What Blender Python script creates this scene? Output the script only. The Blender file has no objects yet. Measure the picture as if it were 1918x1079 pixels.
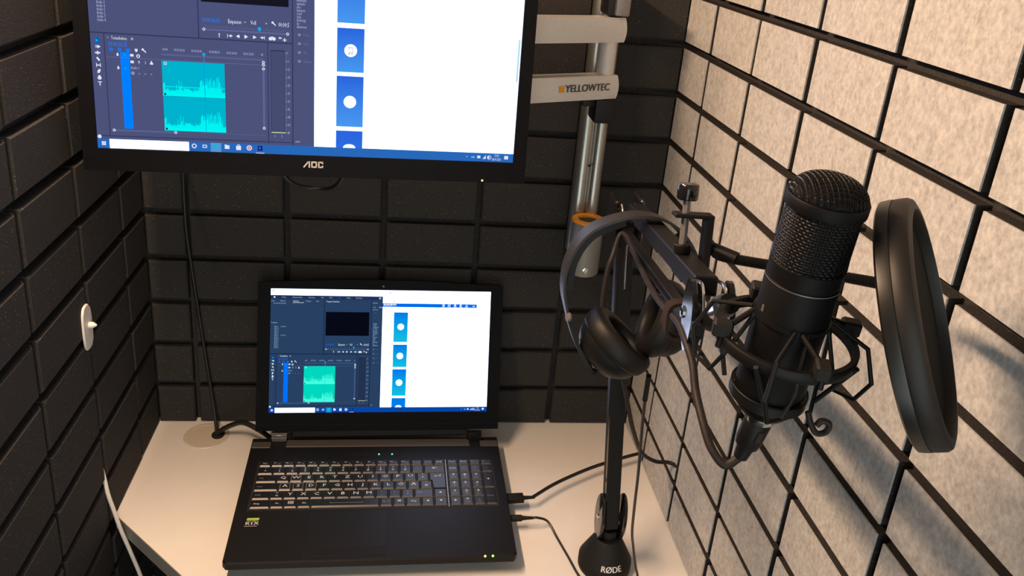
import bpy, bmesh, math, random
from mathutils import Vector, Matrix

random.seed(7)
sc = bpy.context.scene
COL = sc.collection

# ------------------------------------------------------------------ camera, world, lights, exposure
cam_d = bpy.data.cameras.new('camera')
cam_d.sensor_fit = 'HORIZONTAL'; cam_d.sensor_width = 36.0
cam_d.lens = 1556.12 / 1918.0 * 36.0
cam_d.shift_y = -116.73 / 1918.0
cam_d.clip_start = 0.02
cam = bpy.data.objects.new('camera', cam_d); COL.objects.link(cam)
R_ = Vector((0.9900, -0.1136, 0.0837)).normalized()
F_ = Vector((0.1361, 0.9251, -0.3545)); F_ = (F_ - R_ * F_.dot(R_)).normalized()
U_ = R_.cross(F_)
cam.matrix_world = Matrix(((R_.x, U_.x, -F_.x, 0.4188), (R_.y, U_.y, -F_.y, -1.3539), (R_.z, U_.z, -F_.z, 0.9299), (0, 0, 0, 1)))
sc.camera = cam

world = bpy.data.worlds.new('world'); sc.world = world
world.use_nodes = True
bg = world.node_tree.nodes['Background']
bg.inputs[0].default_value = (0.88, 0.94, 0.90, 1)
bg.inputs[1].default_value = 2.3

sc.view_settings.view_transform = 'Standard'
sc.view_settings.look = 'None'
sc.view_settings.exposure = 0.0
sc.view_settings.gamma = 1.0
sc.view_settings.use_curve_mapping = False
sc.cycles.use_denoising = True

LAMP = Vector((0.045, -0.62, 1.215))       # LED bar high along the left wall
LAMP_LEN = 0.70
WARM = (1.0, 0.66, 0.42)
ld_ = bpy.data.lights.new('led_bar_light', 'AREA'); ld_.shape = 'RECTANGLE'; ld_.size = 0.045; ld_.size_y = LAMP_LEN
ld_.energy = 20.5; ld_.color = WARM
lo_ = bpy.data.objects.new('led_bar_light', ld_); COL.objects.link(lo_)
_z = Vector((-0.50, 0, 0.866)).normalized(); _y = Vector((0, 1, 0)); _x = _y.cross(_z)
lo_.matrix_world = Matrix(((_x.x, _y.x, _z.x, LAMP.x), (_x.y, _y.y, _z.y, LAMP.y), (_x.z, _y.z, _z.z, LAMP.z), (0, 0, 0, 1)))

# ------------------------------------------------------------------ materials
def lin(c):
    return tuple(((v / 255) / 12.92 if v / 255 <= 0.04045 else ((v / 255 + 0.055) / 1.055) ** 2.4) for v in c)
MATS = {}
def mat(name, col, rough=0.5, metal=0.0, spec=0.5, noise=None, bump=None, emit=None, sheen=0.0, coat=0.0):
    """noise=(scale, amount): brightness mottling; bump=(scale, strength)"""
    if name in MATS: return MATS[name]
    m = bpy.data.materials.new(name); m.use_nodes = True
    nt = m.node_tree; b = nt.nodes['Principled BSDF']
    b.inputs['Base Color'].default_value = (*col, 1)
    b.inputs['Roughness'].default_value = rough
    b.inputs['Metallic'].default_value = metal
    b.inputs['Specular IOR Level'].default_value = spec
    b.inputs['Coat Weight'].default_value = coat
    if sheen: b.inputs['Sheen Weight'].default_value = sheen
    tc = None
    if noise or bump:
        tc = nt.nodes.new('ShaderNodeTexCoord')
    if noise:
        n = nt.nodes.new('ShaderNodeTexNoise'); n.inputs['Scale'].default_value = noise[0]; n.inputs['Detail'].default_value = 6
        nt.links.new(tc.outputs['Object'], n.inputs['Vector'])
        r = nt.nodes.new('ShaderNodeValToRGB')
        lo = [c * (1 - noise[1]) for c in col]; hi = [min(1, c * (1 + noise[1])) for c in col]
        r.color_ramp.elements[0].position = 0.3; r.color_ramp.elements[1].position = 0.7
        r.color_ramp.elements[0].color = (*lo, 1); r.color_ramp.elements[1].color = (*hi, 1)
        nt.links.new(n.outputs['Fac'], r.inputs['Fac']); nt.links.new(r.outputs['Color'], b.inputs['Base Color'])
    if bump:
        n2 = nt.nodes.new('ShaderNodeTexNoise'); n2.inputs['Scale'].default_value = bump[0]; n2.inputs['Detail'].default_value = 3
        nt.links.new(tc.outputs['Object'], n2.inputs['Vector'])
        bp = nt.nodes.new('ShaderNodeBump'); bp.inputs['Strength'].default_value = bump[1]; bp.inputs['Distance'].default_value = 0.001
        nt.links.new(n2.outputs['Fac'], bp.inputs['Height']); nt.links.new(bp.outputs['Normal'], b.inputs['Normal'])
    if emit:
        b.inputs['Emission Color'].default_value = (*emit[0], 1); b.inputs['Emission Strength'].default_value = emit[1]
    MATS[name] = m
    return m

def foam_material():
    m = bpy.data.materials.new('dark_foam'); m.use_nodes = True
    nt = m.node_tree; b = nt.nodes['Principled BSDF']; L = nt.links.new
    tc = nt.nodes.new('ShaderNodeTexCoord')
    geo = nt.nodes.new('ShaderNodeNewGeometry')
    n = nt.nodes.new('ShaderNodeTexNoise'); n.inputs['Scale'].default_value = 420; n.inputs['Detail'].default_value = 4
    L(geo.outputs['Position'], n.inputs['Vector'])
    r = nt.nodes.new('ShaderNodeValToRGB')
    r.color_ramp.elements[0].position = 0.3; r.color_ramp.elements[1].position = 0.75
    r.color_ramp.elements[0].color = (0.021, 0.0195, 0.019, 1); r.color_ramp.elements[1].color = (0.042, 0.039, 0.0375, 1)
    L(n.outputs['Fac'], r.inputs['Fac'])
    # glints of the shiny foam painted in: sparse tiny specks of brighter base colour
    v = nt.nodes.new('ShaderNodeTexVoronoi'); v.inputs['Scale'].default_value = 420
    L(geo.outputs['Position'], v.inputs['Vector'])
    sep = nt.nodes.new('ShaderNodeSeparateColor'); L(v.outputs['Color'], sep.inputs[0])
    g1 = nt.nodes.new('ShaderNodeMath'); g1.operation = 'GREATER_THAN'; g1.inputs[1].default_value = 0.93; L(sep.outputs[0], g1.inputs[0])
    g2 = nt.nodes.new('ShaderNodeMath'); g2.operation = 'LESS_THAN'; g2.inputs[1].default_value = 0.20; L(v.outputs['Distance'], g2.inputs[0])
    mu = nt.nodes.new('ShaderNodeMath'); mu.operation = 'MULTIPLY'; L(g1.outputs[0], mu.inputs[0]); L(g2.outputs[0], mu.inputs[1])
    mu2 = nt.nodes.new('ShaderNodeMath'); mu2.operation = 'MULTIPLY'; L(mu.outputs[0], mu2.inputs[0]); L(sep.outputs[1], mu2.inputs[1])
    mx = nt.nodes.new('ShaderNodeMix'); mx.data_type = 'RGBA'
    L(mu2.outputs[0], mx.inputs['Factor']); L(r.outputs['Color'], mx.inputs['A']); mx.inputs['B'].default_value = (0.34, 0.32, 0.31, 1)
    L(mx.outputs['Result'], b.inputs['Base Color'])
    b.inputs['Roughness'].default_value = 0.85; b.inputs['Specular IOR Level'].default_value = 0.25
    bp = nt.nodes.new('ShaderNodeBump'); bp.inputs['Strength'].default_value = 0.35; bp.inputs['Distance'].default_value = 0.0008
    L(n.outputs['Fac'], bp.inputs['Height']); L(bp.outputs['Normal'], b.inputs['Normal'])
    MATS['dark_foam'] = m
    return m

def felt_material():
    m = bpy.data.materials.new('grey_felt'); m.use_nodes = True
    nt = m.node_tree; b = nt.nodes['Principled BSDF']; L = nt.links.new
    geo = nt.nodes.new('ShaderNodeNewGeometry')
    mp = nt.nodes.new('ShaderNodeMapping'); mp.inputs['Scale'].default_value = (1, 1, 0.8)
    L(geo.outputs['Position'], mp.inputs['Vector'])
    n1 = nt.nodes.new('ShaderNodeTexNoise'); n1.inputs['Scale'].default_value = 210; n1.inputs['Detail'].default_value = 8; n1.inputs['Roughness'].default_value = 0.65
    n2 = nt.nodes.new('ShaderNodeTexNoise'); n2.inputs['Scale'].default_value = 90; n2.inputs['Detail'].default_value = 3
    L(mp.outputs['Vector'], n1.inputs['Vector']); L(mp.outputs['Vector'], n2.inputs['Vector'])
    ad = nt.nodes.new('ShaderNodeMath'); ad.operation = 'MULTIPLY_ADD'; ad.inputs[1].default_value = 0.32
    L(n2.outputs['Fac'], ad.inputs[0])
    s1 = nt.nodes.new('ShaderNodeMath'); s1.operation = 'MULTIPLY'; s1.inputs[1].default_value = 0.68; L(n1.outputs['Fac'], s1.inputs[0])
    L(s1.outputs[0], ad.inputs[2])
    r = nt.nodes.new('ShaderNodeValToRGB')
    r.color_ramp.elements[0].position = 0.36; r.color_ramp.elements[1].position = 0.62
    r.color_ramp.elements[0].color = (0.305, 0.30, 0.29, 1); r.color_ramp.elements[1].color = (0.51, 0.505, 0.49, 1)
    L(ad.outputs[0], r.inputs['Fac']); L(r.outputs['Color'], b.inputs['Base Color'])
    b.inputs['Roughness'].default_value = 0.95; b.inputs['Specular IOR Level'].default_value = 0.1
    b.inputs['Sheen Weight'].default_value = 0.15
    bp = nt.nodes.new('ShaderNodeBump'); bp.inputs['Strength'].default_value = 0.5; bp.inputs['Distance'].default_value = 0.001
    L(n1.outputs['Fac'], bp.inputs['Height']); L(bp.outputs['Normal'], b.inputs['Normal'])
    MATS['grey_felt'] = m
    return m

def screen_material(name, gain):
    m = bpy.data.materials.new(name); m.use_nodes = True
    nt = m.node_tree; nt.nodes.clear()
    a = nt.nodes.new('ShaderNodeAttribute'); a.attribute_name = 'pixel'
    e = nt.nodes.new('ShaderNodeEmission'); e.inputs['Strength'].default_value = gain
    o = nt.nodes.new('ShaderNodeOutputMaterial')
    nt.links.new(a.outputs['Color'], e.inputs['Color']); nt.links.new(e.outputs[0], o.inputs['Surface'])
    return m

FOAM = foam_material(); FELT = felt_material()
BLK = mat('black_plastic', (0.007, 0.007, 0.008), 0.5, spec=0.3, noise=(90, 0.15))
BLKM = mat('matte_black_metal', (0.005, 0.005, 0.0055), 0.5, spec=0.22, noise=(120, 0.12))
GLOSS = mat('gloss_black', (0.008, 0.008, 0.009), 0.13, spec=0.6)
RUB = mat('black_rubber', (0.007, 0.007, 0.007), 0.6, spec=0.25, noise=(200, 0.2))
LEATHER = mat('black_leatherette', (0.008, 0.0075, 0.007), 0.5, spec=0.25, bump=(900, 0.15))
LAPB = mat('laptop_black', (0.006, 0.006, 0.007), 0.55, spec=0.2, noise=(400, 0.15), bump=(2500, 0.05))
BEZ = mat('monitor_black', (0.003, 0.003, 0.004), 0.5, spec=0.08, noise=(60, 0.1))
KEYTOP = mat('key_black', (0.010, 0.010, 0.011), 0.35, spec=0.35, noise=(300, 0.1))
KEYSIDE = mat('key_side_smoke', (0.065, 0.061, 0.059), 0.35, spec=0.5)
GREYM = mat('grey_metal', (0.22, 0.20, 0.195), 0.42, 0.6, noise=(300, 0.08))
ALU = mat('anodised_aluminium', (0.50, 0.50, 0.47), 0.32, 0.95, noise=(220, 0.04))
SLEEVE = mat('grey_anodised', (0.30, 0.31, 0.29), 0.42, 0.6, noise=(220, 0.04))
ALUP = mat('silver_paint', (0.66, 0.63, 0.59), 0.5, 0.1, noise=(260, 0.04))
CHROME = mat('chrome', (0.75, 0.75, 0.76), 0.18, 1.0)
YEL = mat('yellow_ring', lin((250, 165, 15)), 0.45, noise=(150, 0.05))
ORANGE = mat('orange_print', lin((222, 150, 40)), 0.5)
GREYP = mat('grey_print', lin((80, 75, 72)), 0.6)
WHITEP = mat('white_print', lin((205, 205, 205)), 0.6)
LEGEND = mat('key_legend', (0.62, 0.62, 0.60), 0.5)
DIMLEG = mat('key_legend_dim', (0.20, 0.20, 0.20), 0.5)
DESK = mat('white_laminate', (0.74, 0.72, 0.69), 0.36, spec=0.45, noise=(40, 0.012))
EDGE = mat('desk_edge_shade', (0.20, 0.20, 0.195), 0.5, noise=(60, 0.03))  # grey edge, colour darkened to hold its shade, facing away from the lamp
GROM = mat('beige_plastic', (0.56, 0.50, 0.42), 0.45, noise=(80, 0.02))
WHITEPL = mat('white_plastic', (0.72, 0.69, 0.64), 0.45, noise=(80, 0.03))
VELCRO = mat('brown_strap', (0.022, 0.014, 0.013), 0.9, spec=0.2, bump=(1500, 0.8))
BCABLE = mat('brown_cable', (0.018, 0.014, 0.0135), 0.55, spec=0.22, noise=(300, 0.15))
CABLE = mat('black_cable', (0.010, 0.010, 0.010), 0.42, spec=0.5, noise=(200, 0.15))
GREENS = mat('green_sticker', lin((150, 185, 60)), 0.4)
MESHB = mat('pop_fabric', (0.008, 0.0085, 0.008), 0.85, spec=0.15, bump=(3000, 0.5))
LEDG = mat('led_green', (0.02, 0.3, 0.05), 0.4, emit=((0.05, 1.0, 0.25), 2.5))
LEDG2 = mat('led_lime', (0.1, 0.4, 0.02), 0.4, emit=((0.35, 1.0, 0.12), 3.0))
LEDO = mat('led_orange', (0.5, 0.3, 0.02), 0.4, emit=((1.0, 0.65, 0.12), 3.0))
CARPET = mat('grey_carpet', (0.05, 0.05, 0.052), 0.95, spec=0.1, noise=(350, 0.35), bump=(600, 0.6))
CEIL = mat('ceiling_white', (0.42, 0.41, 0.39), 0.85, noise=(30, 0.05))
HOLE = mat('dark_hole', (0.004, 0.004, 0.004), 0.8)

# ------------------------------------------------------------------ object helpers
def link(name, me, m, parent=None):
    o = bpy.data.objects.new(name, me); COL.objects.link(o)
    if m is not None and len(me.materials) == 0:
        for x in (m if isinstance(m, (list, tuple)) else [m]): me.materials.append(x)
    if parent is not None: o.parent = parent
    return o
def obj(name, bm, m, parent=None, smooth=False, loc=None):
    me = bpy.data.meshes.new(name); bmesh.ops.recalc_face_normals(bm, faces=bm.faces[:])
    if smooth:
        for f in bm.faces: f.smooth = True
    bm.to_mesh(me); bm.free()
    if smooth:
        try: me.set_sharp_from_angle(angle=math.radians(38))
        except Exception: pass
    o = link(name, me, m, parent)
    if loc is not None: o.location = loc
    return o
def tag(o, label, cat, group=None):
    o['label'] = label; o['category'] = cat
    if group: o['group'] = group
    return o
def thing(name, label, cat, loc=(0, 0, 0), rot=None, group=None):
    o = bpy.data.objects.new(name, None); COL.objects.link(o)
    o.empty_display_size = 0.02
    M = rot.to_4x4() if rot is not None else Matrix.Identity(4)
    M.translation = Vector(loc); o.matrix_world = M
    return tag(o, label, cat, group)
def struct(o):
    o['kind'] = 'structure'; return o
def NB(): return bmesh.new()

def box(bm, x0, x1, y0, y1, z0, z1, bev=0.0, seg=1, M=None, mi=0):
    vs = [bm.verts.new(((x0, x1)[i & 1], (y0, y1)[(i >> 1) & 1], (z0, z1)[(i >> 2) & 1])) for i in range(8)]
    fs = [bm.faces.new([vs[i] for i in q]) for q in ((0, 2, 3, 1), (4, 5, 7, 6), (0, 1, 5, 4), (2, 6, 7, 3), (0, 4, 6, 2), (1, 3, 7, 5))]
    out = list(fs)
    if bev > 0:
        es = list({e for f in fs for e in f.edges})
        r = bmesh.ops.bevel(bm, geom=es, offset=bev, offset_type='OFFSET', segments=seg, profile=0.6, affect='EDGES')
        out = list({f for v in r['verts'] for f in v.link_faces} | {f for f in fs if f.is_valid})
    vv = list({v for f in out for v in f.verts})
    if M is not None: bmesh.ops.transform(bm, matrix=M, verts=vv)
    for f in out: f.material_index = mi
    return out
def prism(bm, pts, z0, z1, M=None, bev=0.0, mi=0):
    """outline pts (x,y) counter-clockwise, extruded z0..z1"""
    lo = [bm.verts.new((p[0], p[1], z0)) for p in pts]; hi = [bm.verts.new((p[0], p[1], z1)) for p in pts]
    n = len(pts); fs = [bm.faces.new(lo[::-1]), bm.faces.new(hi)]
    for i in range(n): fs.append(bm.faces.new((lo[i], lo[(i + 1) % n], hi[(i + 1) % n], hi[i])))
    if bev > 0:
        es = [e for e in fs[1].edges]
        r = bmesh.ops.bevel(bm, geom=es, offset=bev, offset_type='OFFSET', segments=1, affect='EDGES')
        fs = list({f for v in r['verts'] for f in v.link_faces} | {f for f in fs if f.is_valid})
    for f in fs: f.material_index = mi
    if M is not None: bmesh.ops.transform(bm, matrix=M, verts=list({v for f in fs for v in f.verts}))
def lathe(bm, prof, n=32, M=None, close=False, sx=1.0, sy=1.0, mi=0):
    """profile list of (r,z) revolved about Z"""
    rings = []
    for r, z in prof:
        if r < 1e-6: rings.append([bm.verts.new((0, 0, z))])
        else: rings.append([bm.verts.new((r * sx * math.cos(2 * math.pi * i / n), r * sy * math.sin(2 * math.pi * i / n), z)) for i in range(n)])
    fs = []
    pairs = list(zip(rings, rings[1:])) + ([(rings[-1], rings[0])] if close else [])
    for a, b in pairs:
        for i in range(n):
            j = (i + 1) % n
            if len(a) == 1 and len(b) == 1: continue
            if len(a) == 1: fs.append(bm.faces.new((a[0], b[j], b[i])))
            elif len(b) == 1: fs.append(bm.faces.new((a[i], a[j], b[0])))
            else: fs.append(bm.faces.new((a[i], a[j], b[j], b[i])))
    for f in fs: f.material_index = mi
    if M is not None: bmesh.ops.transform(bm, matrix=M, verts=[v for r in rings for v in r])
def spline(pts, sub=8):
    P = [Vector(p) for p in pts]
    if len(P) < 3 or sub <= 1: return P
    out = []
    for i in range(len(P) - 1):
        p0 = P[i - 1] if i > 0 else P[0] * 2 - P[1]; p1 = P[i]; p2 = P[i + 1]; p3 = P[i + 2] if i + 2 < len(P) else P[-1] * 2 - P[-2]
        for k in range(sub):
            t = k / sub
            out.append(0.5 * ((2 * p1) + (p2 - p0) * t + (2 * p0 - 5 * p1 + 4 * p2 - p3) * t * t + (3 * p1 - p0 - 3 * p2 + p3) * t ** 3))
    out.append(P[-1]); return out
def tube(bm, pts, r, n=10, sub=8, cap=True, rfun=None, closed=False, flat=None, M=None, mi=0):
    """swept tube through pts; flat=(a,b) gives a rectangular section of half sizes with first axis near `flat[2]`"""
    P = spline(pts, sub); N = len(P); rings = []
    t0 = (P[1] - P[0]).normalized()
    ref = Vector(flat[2]) if flat else (Vector((0, 0, 1)) if abs(t0.z) < 0.9 else Vector((1, 0, 0)))
    nrm = (ref - t0 * ref.dot(t0)).normalized()
    for i in range(N):
        if closed: t = (P[(i + 1) % N] - P[i - 1]).normalized()
        else: t = (P[min(i + 1, N - 1)] - P[max(i - 1, 0)]).normalized()
        if flat: nrm = ref
        nrm = (nrm - t * nrm.dot(t)).normalized(); b = t.cross(nrm)
        rr = rfun(i / (N - 1)) * r if rfun else r
        if flat:
            a, c = flat[0], flat[1]
            if rfun: a, c = a * rfun(i / (N - 1)), c
            rings.append([bm.verts.new(P[i] + nrm * a * s + b * c * q) for s, q in ((1, 1), (-1, 1), (-1, -1), (1, -1))])
        else:
            rings.append([bm.verts.new(P[i] + (nrm * math.cos(2 * math.pi * k / n) + b * math.sin(2 * math.pi * k / n)) * rr) for k in range(n)])
    fs = []
    for a, b in list(zip(rings, rings[1:])) + ([(rings[-1], rings[0])] if closed else []):
        m = len(a)
        for k in range(m): fs.append(bm.faces.new((a[k], a[(k + 1) % m], b[(k + 1) % m], b[k])))
    if cap and not closed:
        fs.append(bm.faces.new(rings[0][::-1])); fs.append(bm.faces.new(rings[-1]))
    for f in fs: f.material_index = mi
    if M is not None: bmesh.ops.transform(bm, matrix=M, verts=[v for r_ in rings for v in r_])
def TM(loc=(0, 0, 0), rot=None):
    M = rot.to_4x4() if rot is not None else Matrix.Identity(4)
    M.translation = Vector(loc); return M
def basis(z, x=None):
    """3x3 with local Z along z and local X near x"""
    z = Vector(z).normalized(); x = Vector(x if x is not None else ((1, 0, 0) if abs(z.x) < 0.9 else (0, 0, 1)))
    x = (x - z * x.dot(z)).normalized(); y = z.cross(x)
    return Matrix((x, y, z)).transposed()
RX90 = Matrix.Rotation(math.pi / 2, 3, 'X')       # text in XY -> stands in XZ facing -Y
_txt = {}
def text_geo(s, size, res=2, ax='CENTER', ay='CENTER', ext=0.0):
    key = (s, round(size, 6), res, ax, ay, ext)
    if key in _txt: return _txt[key]
    cu = bpy.data.curves.new('t', 'FONT'); cu.body = s; cu.size = size; cu.resolution_u = res
    cu.align_x = ax; cu.align_y = ay; cu.extrude = ext
    o = bpy.data.objects.new('t', cu); COL.objects.link(o)
    me = bpy.data.meshes.new_from_object(o)
    vs = [v.co.copy() for v in me.vertices]; ps = [tuple(p.vertices) for p in me.polygons]
    bpy.data.objects.remove(o); bpy.data.curves.remove(cu); bpy.data.meshes.remove(me)
    _txt[key] = (vs, ps); return vs, ps
def add_text(bm, s, size, M, res=2, ax='CENTER', ay='CENTER', sx=1.0, mi=0, ext=0.0, bold=0.0):
    vs, ps = text_geo(s, size, res, ax, ay, ext)
    for dx in ((0,) if not bold else (-bold, bold)):
        nv = [bm.verts.new(M @ Vector((v.x * sx + dx, v.y, v.z))) for v in vs]
        for p in ps:
            try: bm.faces.new([nv[i] for i in p]).material_index = mi
            except ValueError: pass
def tmesh(s, size, sx=1.0, res=2, ax='CENTER', ay='CENTER'):
    vs, ps = text_geo(s, size, res, ax, ay)
    me = bpy.data.meshes.new('lettering'); me.from_pydata([(v.x * sx, v.y, v.z) for v in vs], [], ps); return me

# ------------------------------------------------------------------ room shell
WX = 0.88; RD = 0.016; PITCH = 0.1637; ZP = 0.0832; Z0 = 0.0013; TH = 0.0716
YB = -2.05; ZF = -0.72; ZC = 1.27
def slab(name, x0, x1, y0, y1, z0, z1, m):
    b = NB(); box(b, x0, x1, y0, y1, z0, z1); return struct(obj(name, b, m))
wall_back = slab('wall_back', -0.066, WX + 0.066, RD, RD + 0.05, ZF, ZC, FOAM)
wall_left = slab('wall_left', -RD - 0.05, -RD, YB, RD, ZF, ZC, FOAM)
wall_right = slab('wall_right', WX + RD, WX + RD + 0.05, YB, RD, ZF, ZC, FOAM)
floor = slab('floor', -0.066, WX + 0.066, YB, RD + 0.05, ZF - 0.05, ZF, CARPET)
ceiling = slab('ceiling', -0.066, WX + 0.066, YB, RD + 0.05, ZC, ZC + 0.05, CEIL)

_tiles = {}
def tile_mesh(kind, w, h):
    """foam block: local X width, Z height, face at local y=0, back at y=+RD"""
    key = (kind, round(w, 4), round(h, 4))
    if key in _tiles: return _tiles[key]
    b = NB(); e = 0.0028 if kind == 'foam' else 0.0005
    fy = 0.0 if kind == 'foam' else 0.0018
    f = [b.verts.new(p) for p in ((e, fy, e), (w - e, fy, e), (w - e, fy, h - e), (e, fy, h - e))]
    g = [b.verts.new(p) for p in ((0, fy + e, 0), (w, fy + e, 0), (w, fy + e, h), (0, fy + e, h))]
    k = [b.verts.new(p) for p in ((0, RD + 0.001, 0), (w, RD + 0.001, 0), (w, RD + 0.001, h), (0, RD + 0.001, h))]
    b.faces.new(f)
    for i in range(4):
        j = (i + 1) % 4
        b.faces.new((f[j], f[i], g[i], g[j])); b.faces.new((g[j], g[i], k[i], k[j]))
    b.faces.new(k[::-1])
    me = bpy.data.meshes.new('foam_block'); b.to_mesh(me); b.free(); me.materials.append(FOAM)
    _tiles[key] = me; return me
def felt_mesh(w, h):
    key = ('facing', round(w, 4), round(h, 4))
    if key in _tiles: return _tiles[key]
    b = NB(); box(b, 0.0002, w - 0.0002, 0, 0.0018, 0.0002, h - 0.0002)
    me = bpy.data.meshes.new('felt_facing'); b.to_mesh(me); b.free(); me.materials.append(FELT)
    _tiles[key] = me; return me
def lay(wall, cols, kind, place, rows=range(-8, 17), cut=lambda c, r: None):
    for ci, (a, b) in enumerate(cols):
        for r in rows:
            z = Z0 + ZP * r; h = TH
            c = cut(ci, r)
            if c == 'skip': continue
            if c is not None: h = c - z
            if z + h > ZC - 0.002 or h < 0.004: continue
            o = bpy.data.objects.new('foam_block', tile_mesh(kind, b - a, h)); COL.objects.link(o)
            o.parent = wall
            o.matrix_world = place(a, b, z + random.uniform(-.0005, .0005), random.uniform(-0.0006, 0.0006))
            if kind == 'felt':
                q = bpy.data.objects.new('felt_facing', felt_mesh(b - a, h)); COL.objects.link(q); q.parent = o
# back wall: columns in x
bc = [(0.0004, 0.0633)] + [(0.0719 + PITCH * i, 0.0719 + PITCH * i + 0.1540) for i in range(4)] + [(0.7271, 0.8796)]
lay(wall_back, bc, 'foam', lambda a, b, z, d: TM((a, d, z)), rows=range(-8, 17), cut=lambda c, r: 'skip' if r < 0 else None)
# left wall: columns run toward -y ; local X -> world -y... face looks +x
RL = Matrix(((0, -1, 0), (1, 0, 0), (0, 0, 1)))     # local x->+y, local y->-x
lc = [(-0.1026, -0.0004)] + [(-0.2658 - PITCH * i, -0.2658 - PITCH * i + 0.1562) for i in range(11)]
lc = [c for c in lc if c[0] > YB]
lay(wall_left, lc, 'foam', lambda a, b, z, d: TM((d, a, z), RL), rows=range(-5, 17), cut=lambda c, r: (-0.032 if r == -1 and c < 2 else None))
# right wall: felt faced, face looks -x
RR = Matrix(((0, 1, 0), (-1, 0, 0), (0, 0, 1)))     # local x->-y, local y->+x
rc = [(0.0004, 0.1167)] + [(0.1279 + 0.1632 * i, 0.1279 + 0.1632 * i + 0.1518) for i in range(11)]
rc = [c for c in rc if c[1] < -YB]
lay(wall_right, rc, 'felt', lambda a, b, z, d: TM((WX + d, -a, z), RR), rows=range(-4, 17), cut=lambda c, r: (-0.032 if r == -1 and c < 4 else None))

# ------------------------------------------------------------------ desk
desk = thing('desk', 'white laminate desk top with a cut off front corner and a cable hole', 'desk', (0.44, -0.2, 0))
def wl(o): return Matrix.Translation(-Vector(o.matrix_world.translation))
outline = [(-0.0145, 0.0145), (-0.0145, -0.200), (0.0, -0.2005), (0.0, -0.2485), (0.2715, -0.52), (WX + 0.0145, -0.52), (WX + 0.0145, 0.0145)]
b = NB(); prism(b, outline, -0.027, 0.0, M=wl(desk)); obj('desk_top', b, DESK, desk)
def strip(bm, p, q, off, t, z0, z1, M):
    p, q = Vector(p), Vector(q); d = (q - p).normalized(); nn = Vector((d.y, -d.x)) * -1
    if nn.y > 0: nn = -nn
    pts = [p + nn * off, q + nn * off, q + nn * (off + t), p + nn * (off + t)]
    prism(bm, pts, z0, z1, M=M)
b = NB(); strip(b, (0.0005, -0.2485), (0.2715, -0.52), 0, 0.0012, -0.026, -0.0008, wl(desk)); obj('edge_band', b, EDGE, desk)
b = NB(); strip(b, (0.2720, -0.52), (WX, -0.52), 0, 0.0012, -0.026, -0.0008, wl(desk)); obj('edge_band', b, EDGE, desk)
gx, gy = 0.0915, -0.0425
b = NB(); lathe(b, [(0.0, 0.0012), (0.030, 0.0012), (0.0305, 0.0016), (0.0375, 0.0016), (0.0392, 0.0002), (0.0392, -0.002), (0, -0.002)], 40, M=wl(desk) @ TM((gx, gy, 0)))
grom = obj('cable_grommet', b, GROM, desk, True)
b = NB(); lathe(b, [(0.0, 0.0023), (0.0105, 0.0023), (0.0115, 0.0018), (0.0115, 0.0008)], 20, M=wl(desk) @ TM((0.1115, -0.041, 0)), sx=1.0, sy=1.2)
obj('cable_notch', b, HOLE, grom, True)
b = NB()
for x in (0.3, 0.82): box(b, x - 0.02, x + 0.02, -0.5, -0.46, ZF + 0.001, -0.027, 0.002, M=wl(desk))
ls = obj('desk_leg', b, GREYM, desk)
bpy.data.objects.remove(ls)
for x in (0.30, 0.83):
    b = NB(); box(b, x - 0.02, x + 0.02, -0.50, -0.46, ZF, -0.027, 0.002, M=wl(desk)); obj('leg', b, GREYM, desk)

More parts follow.
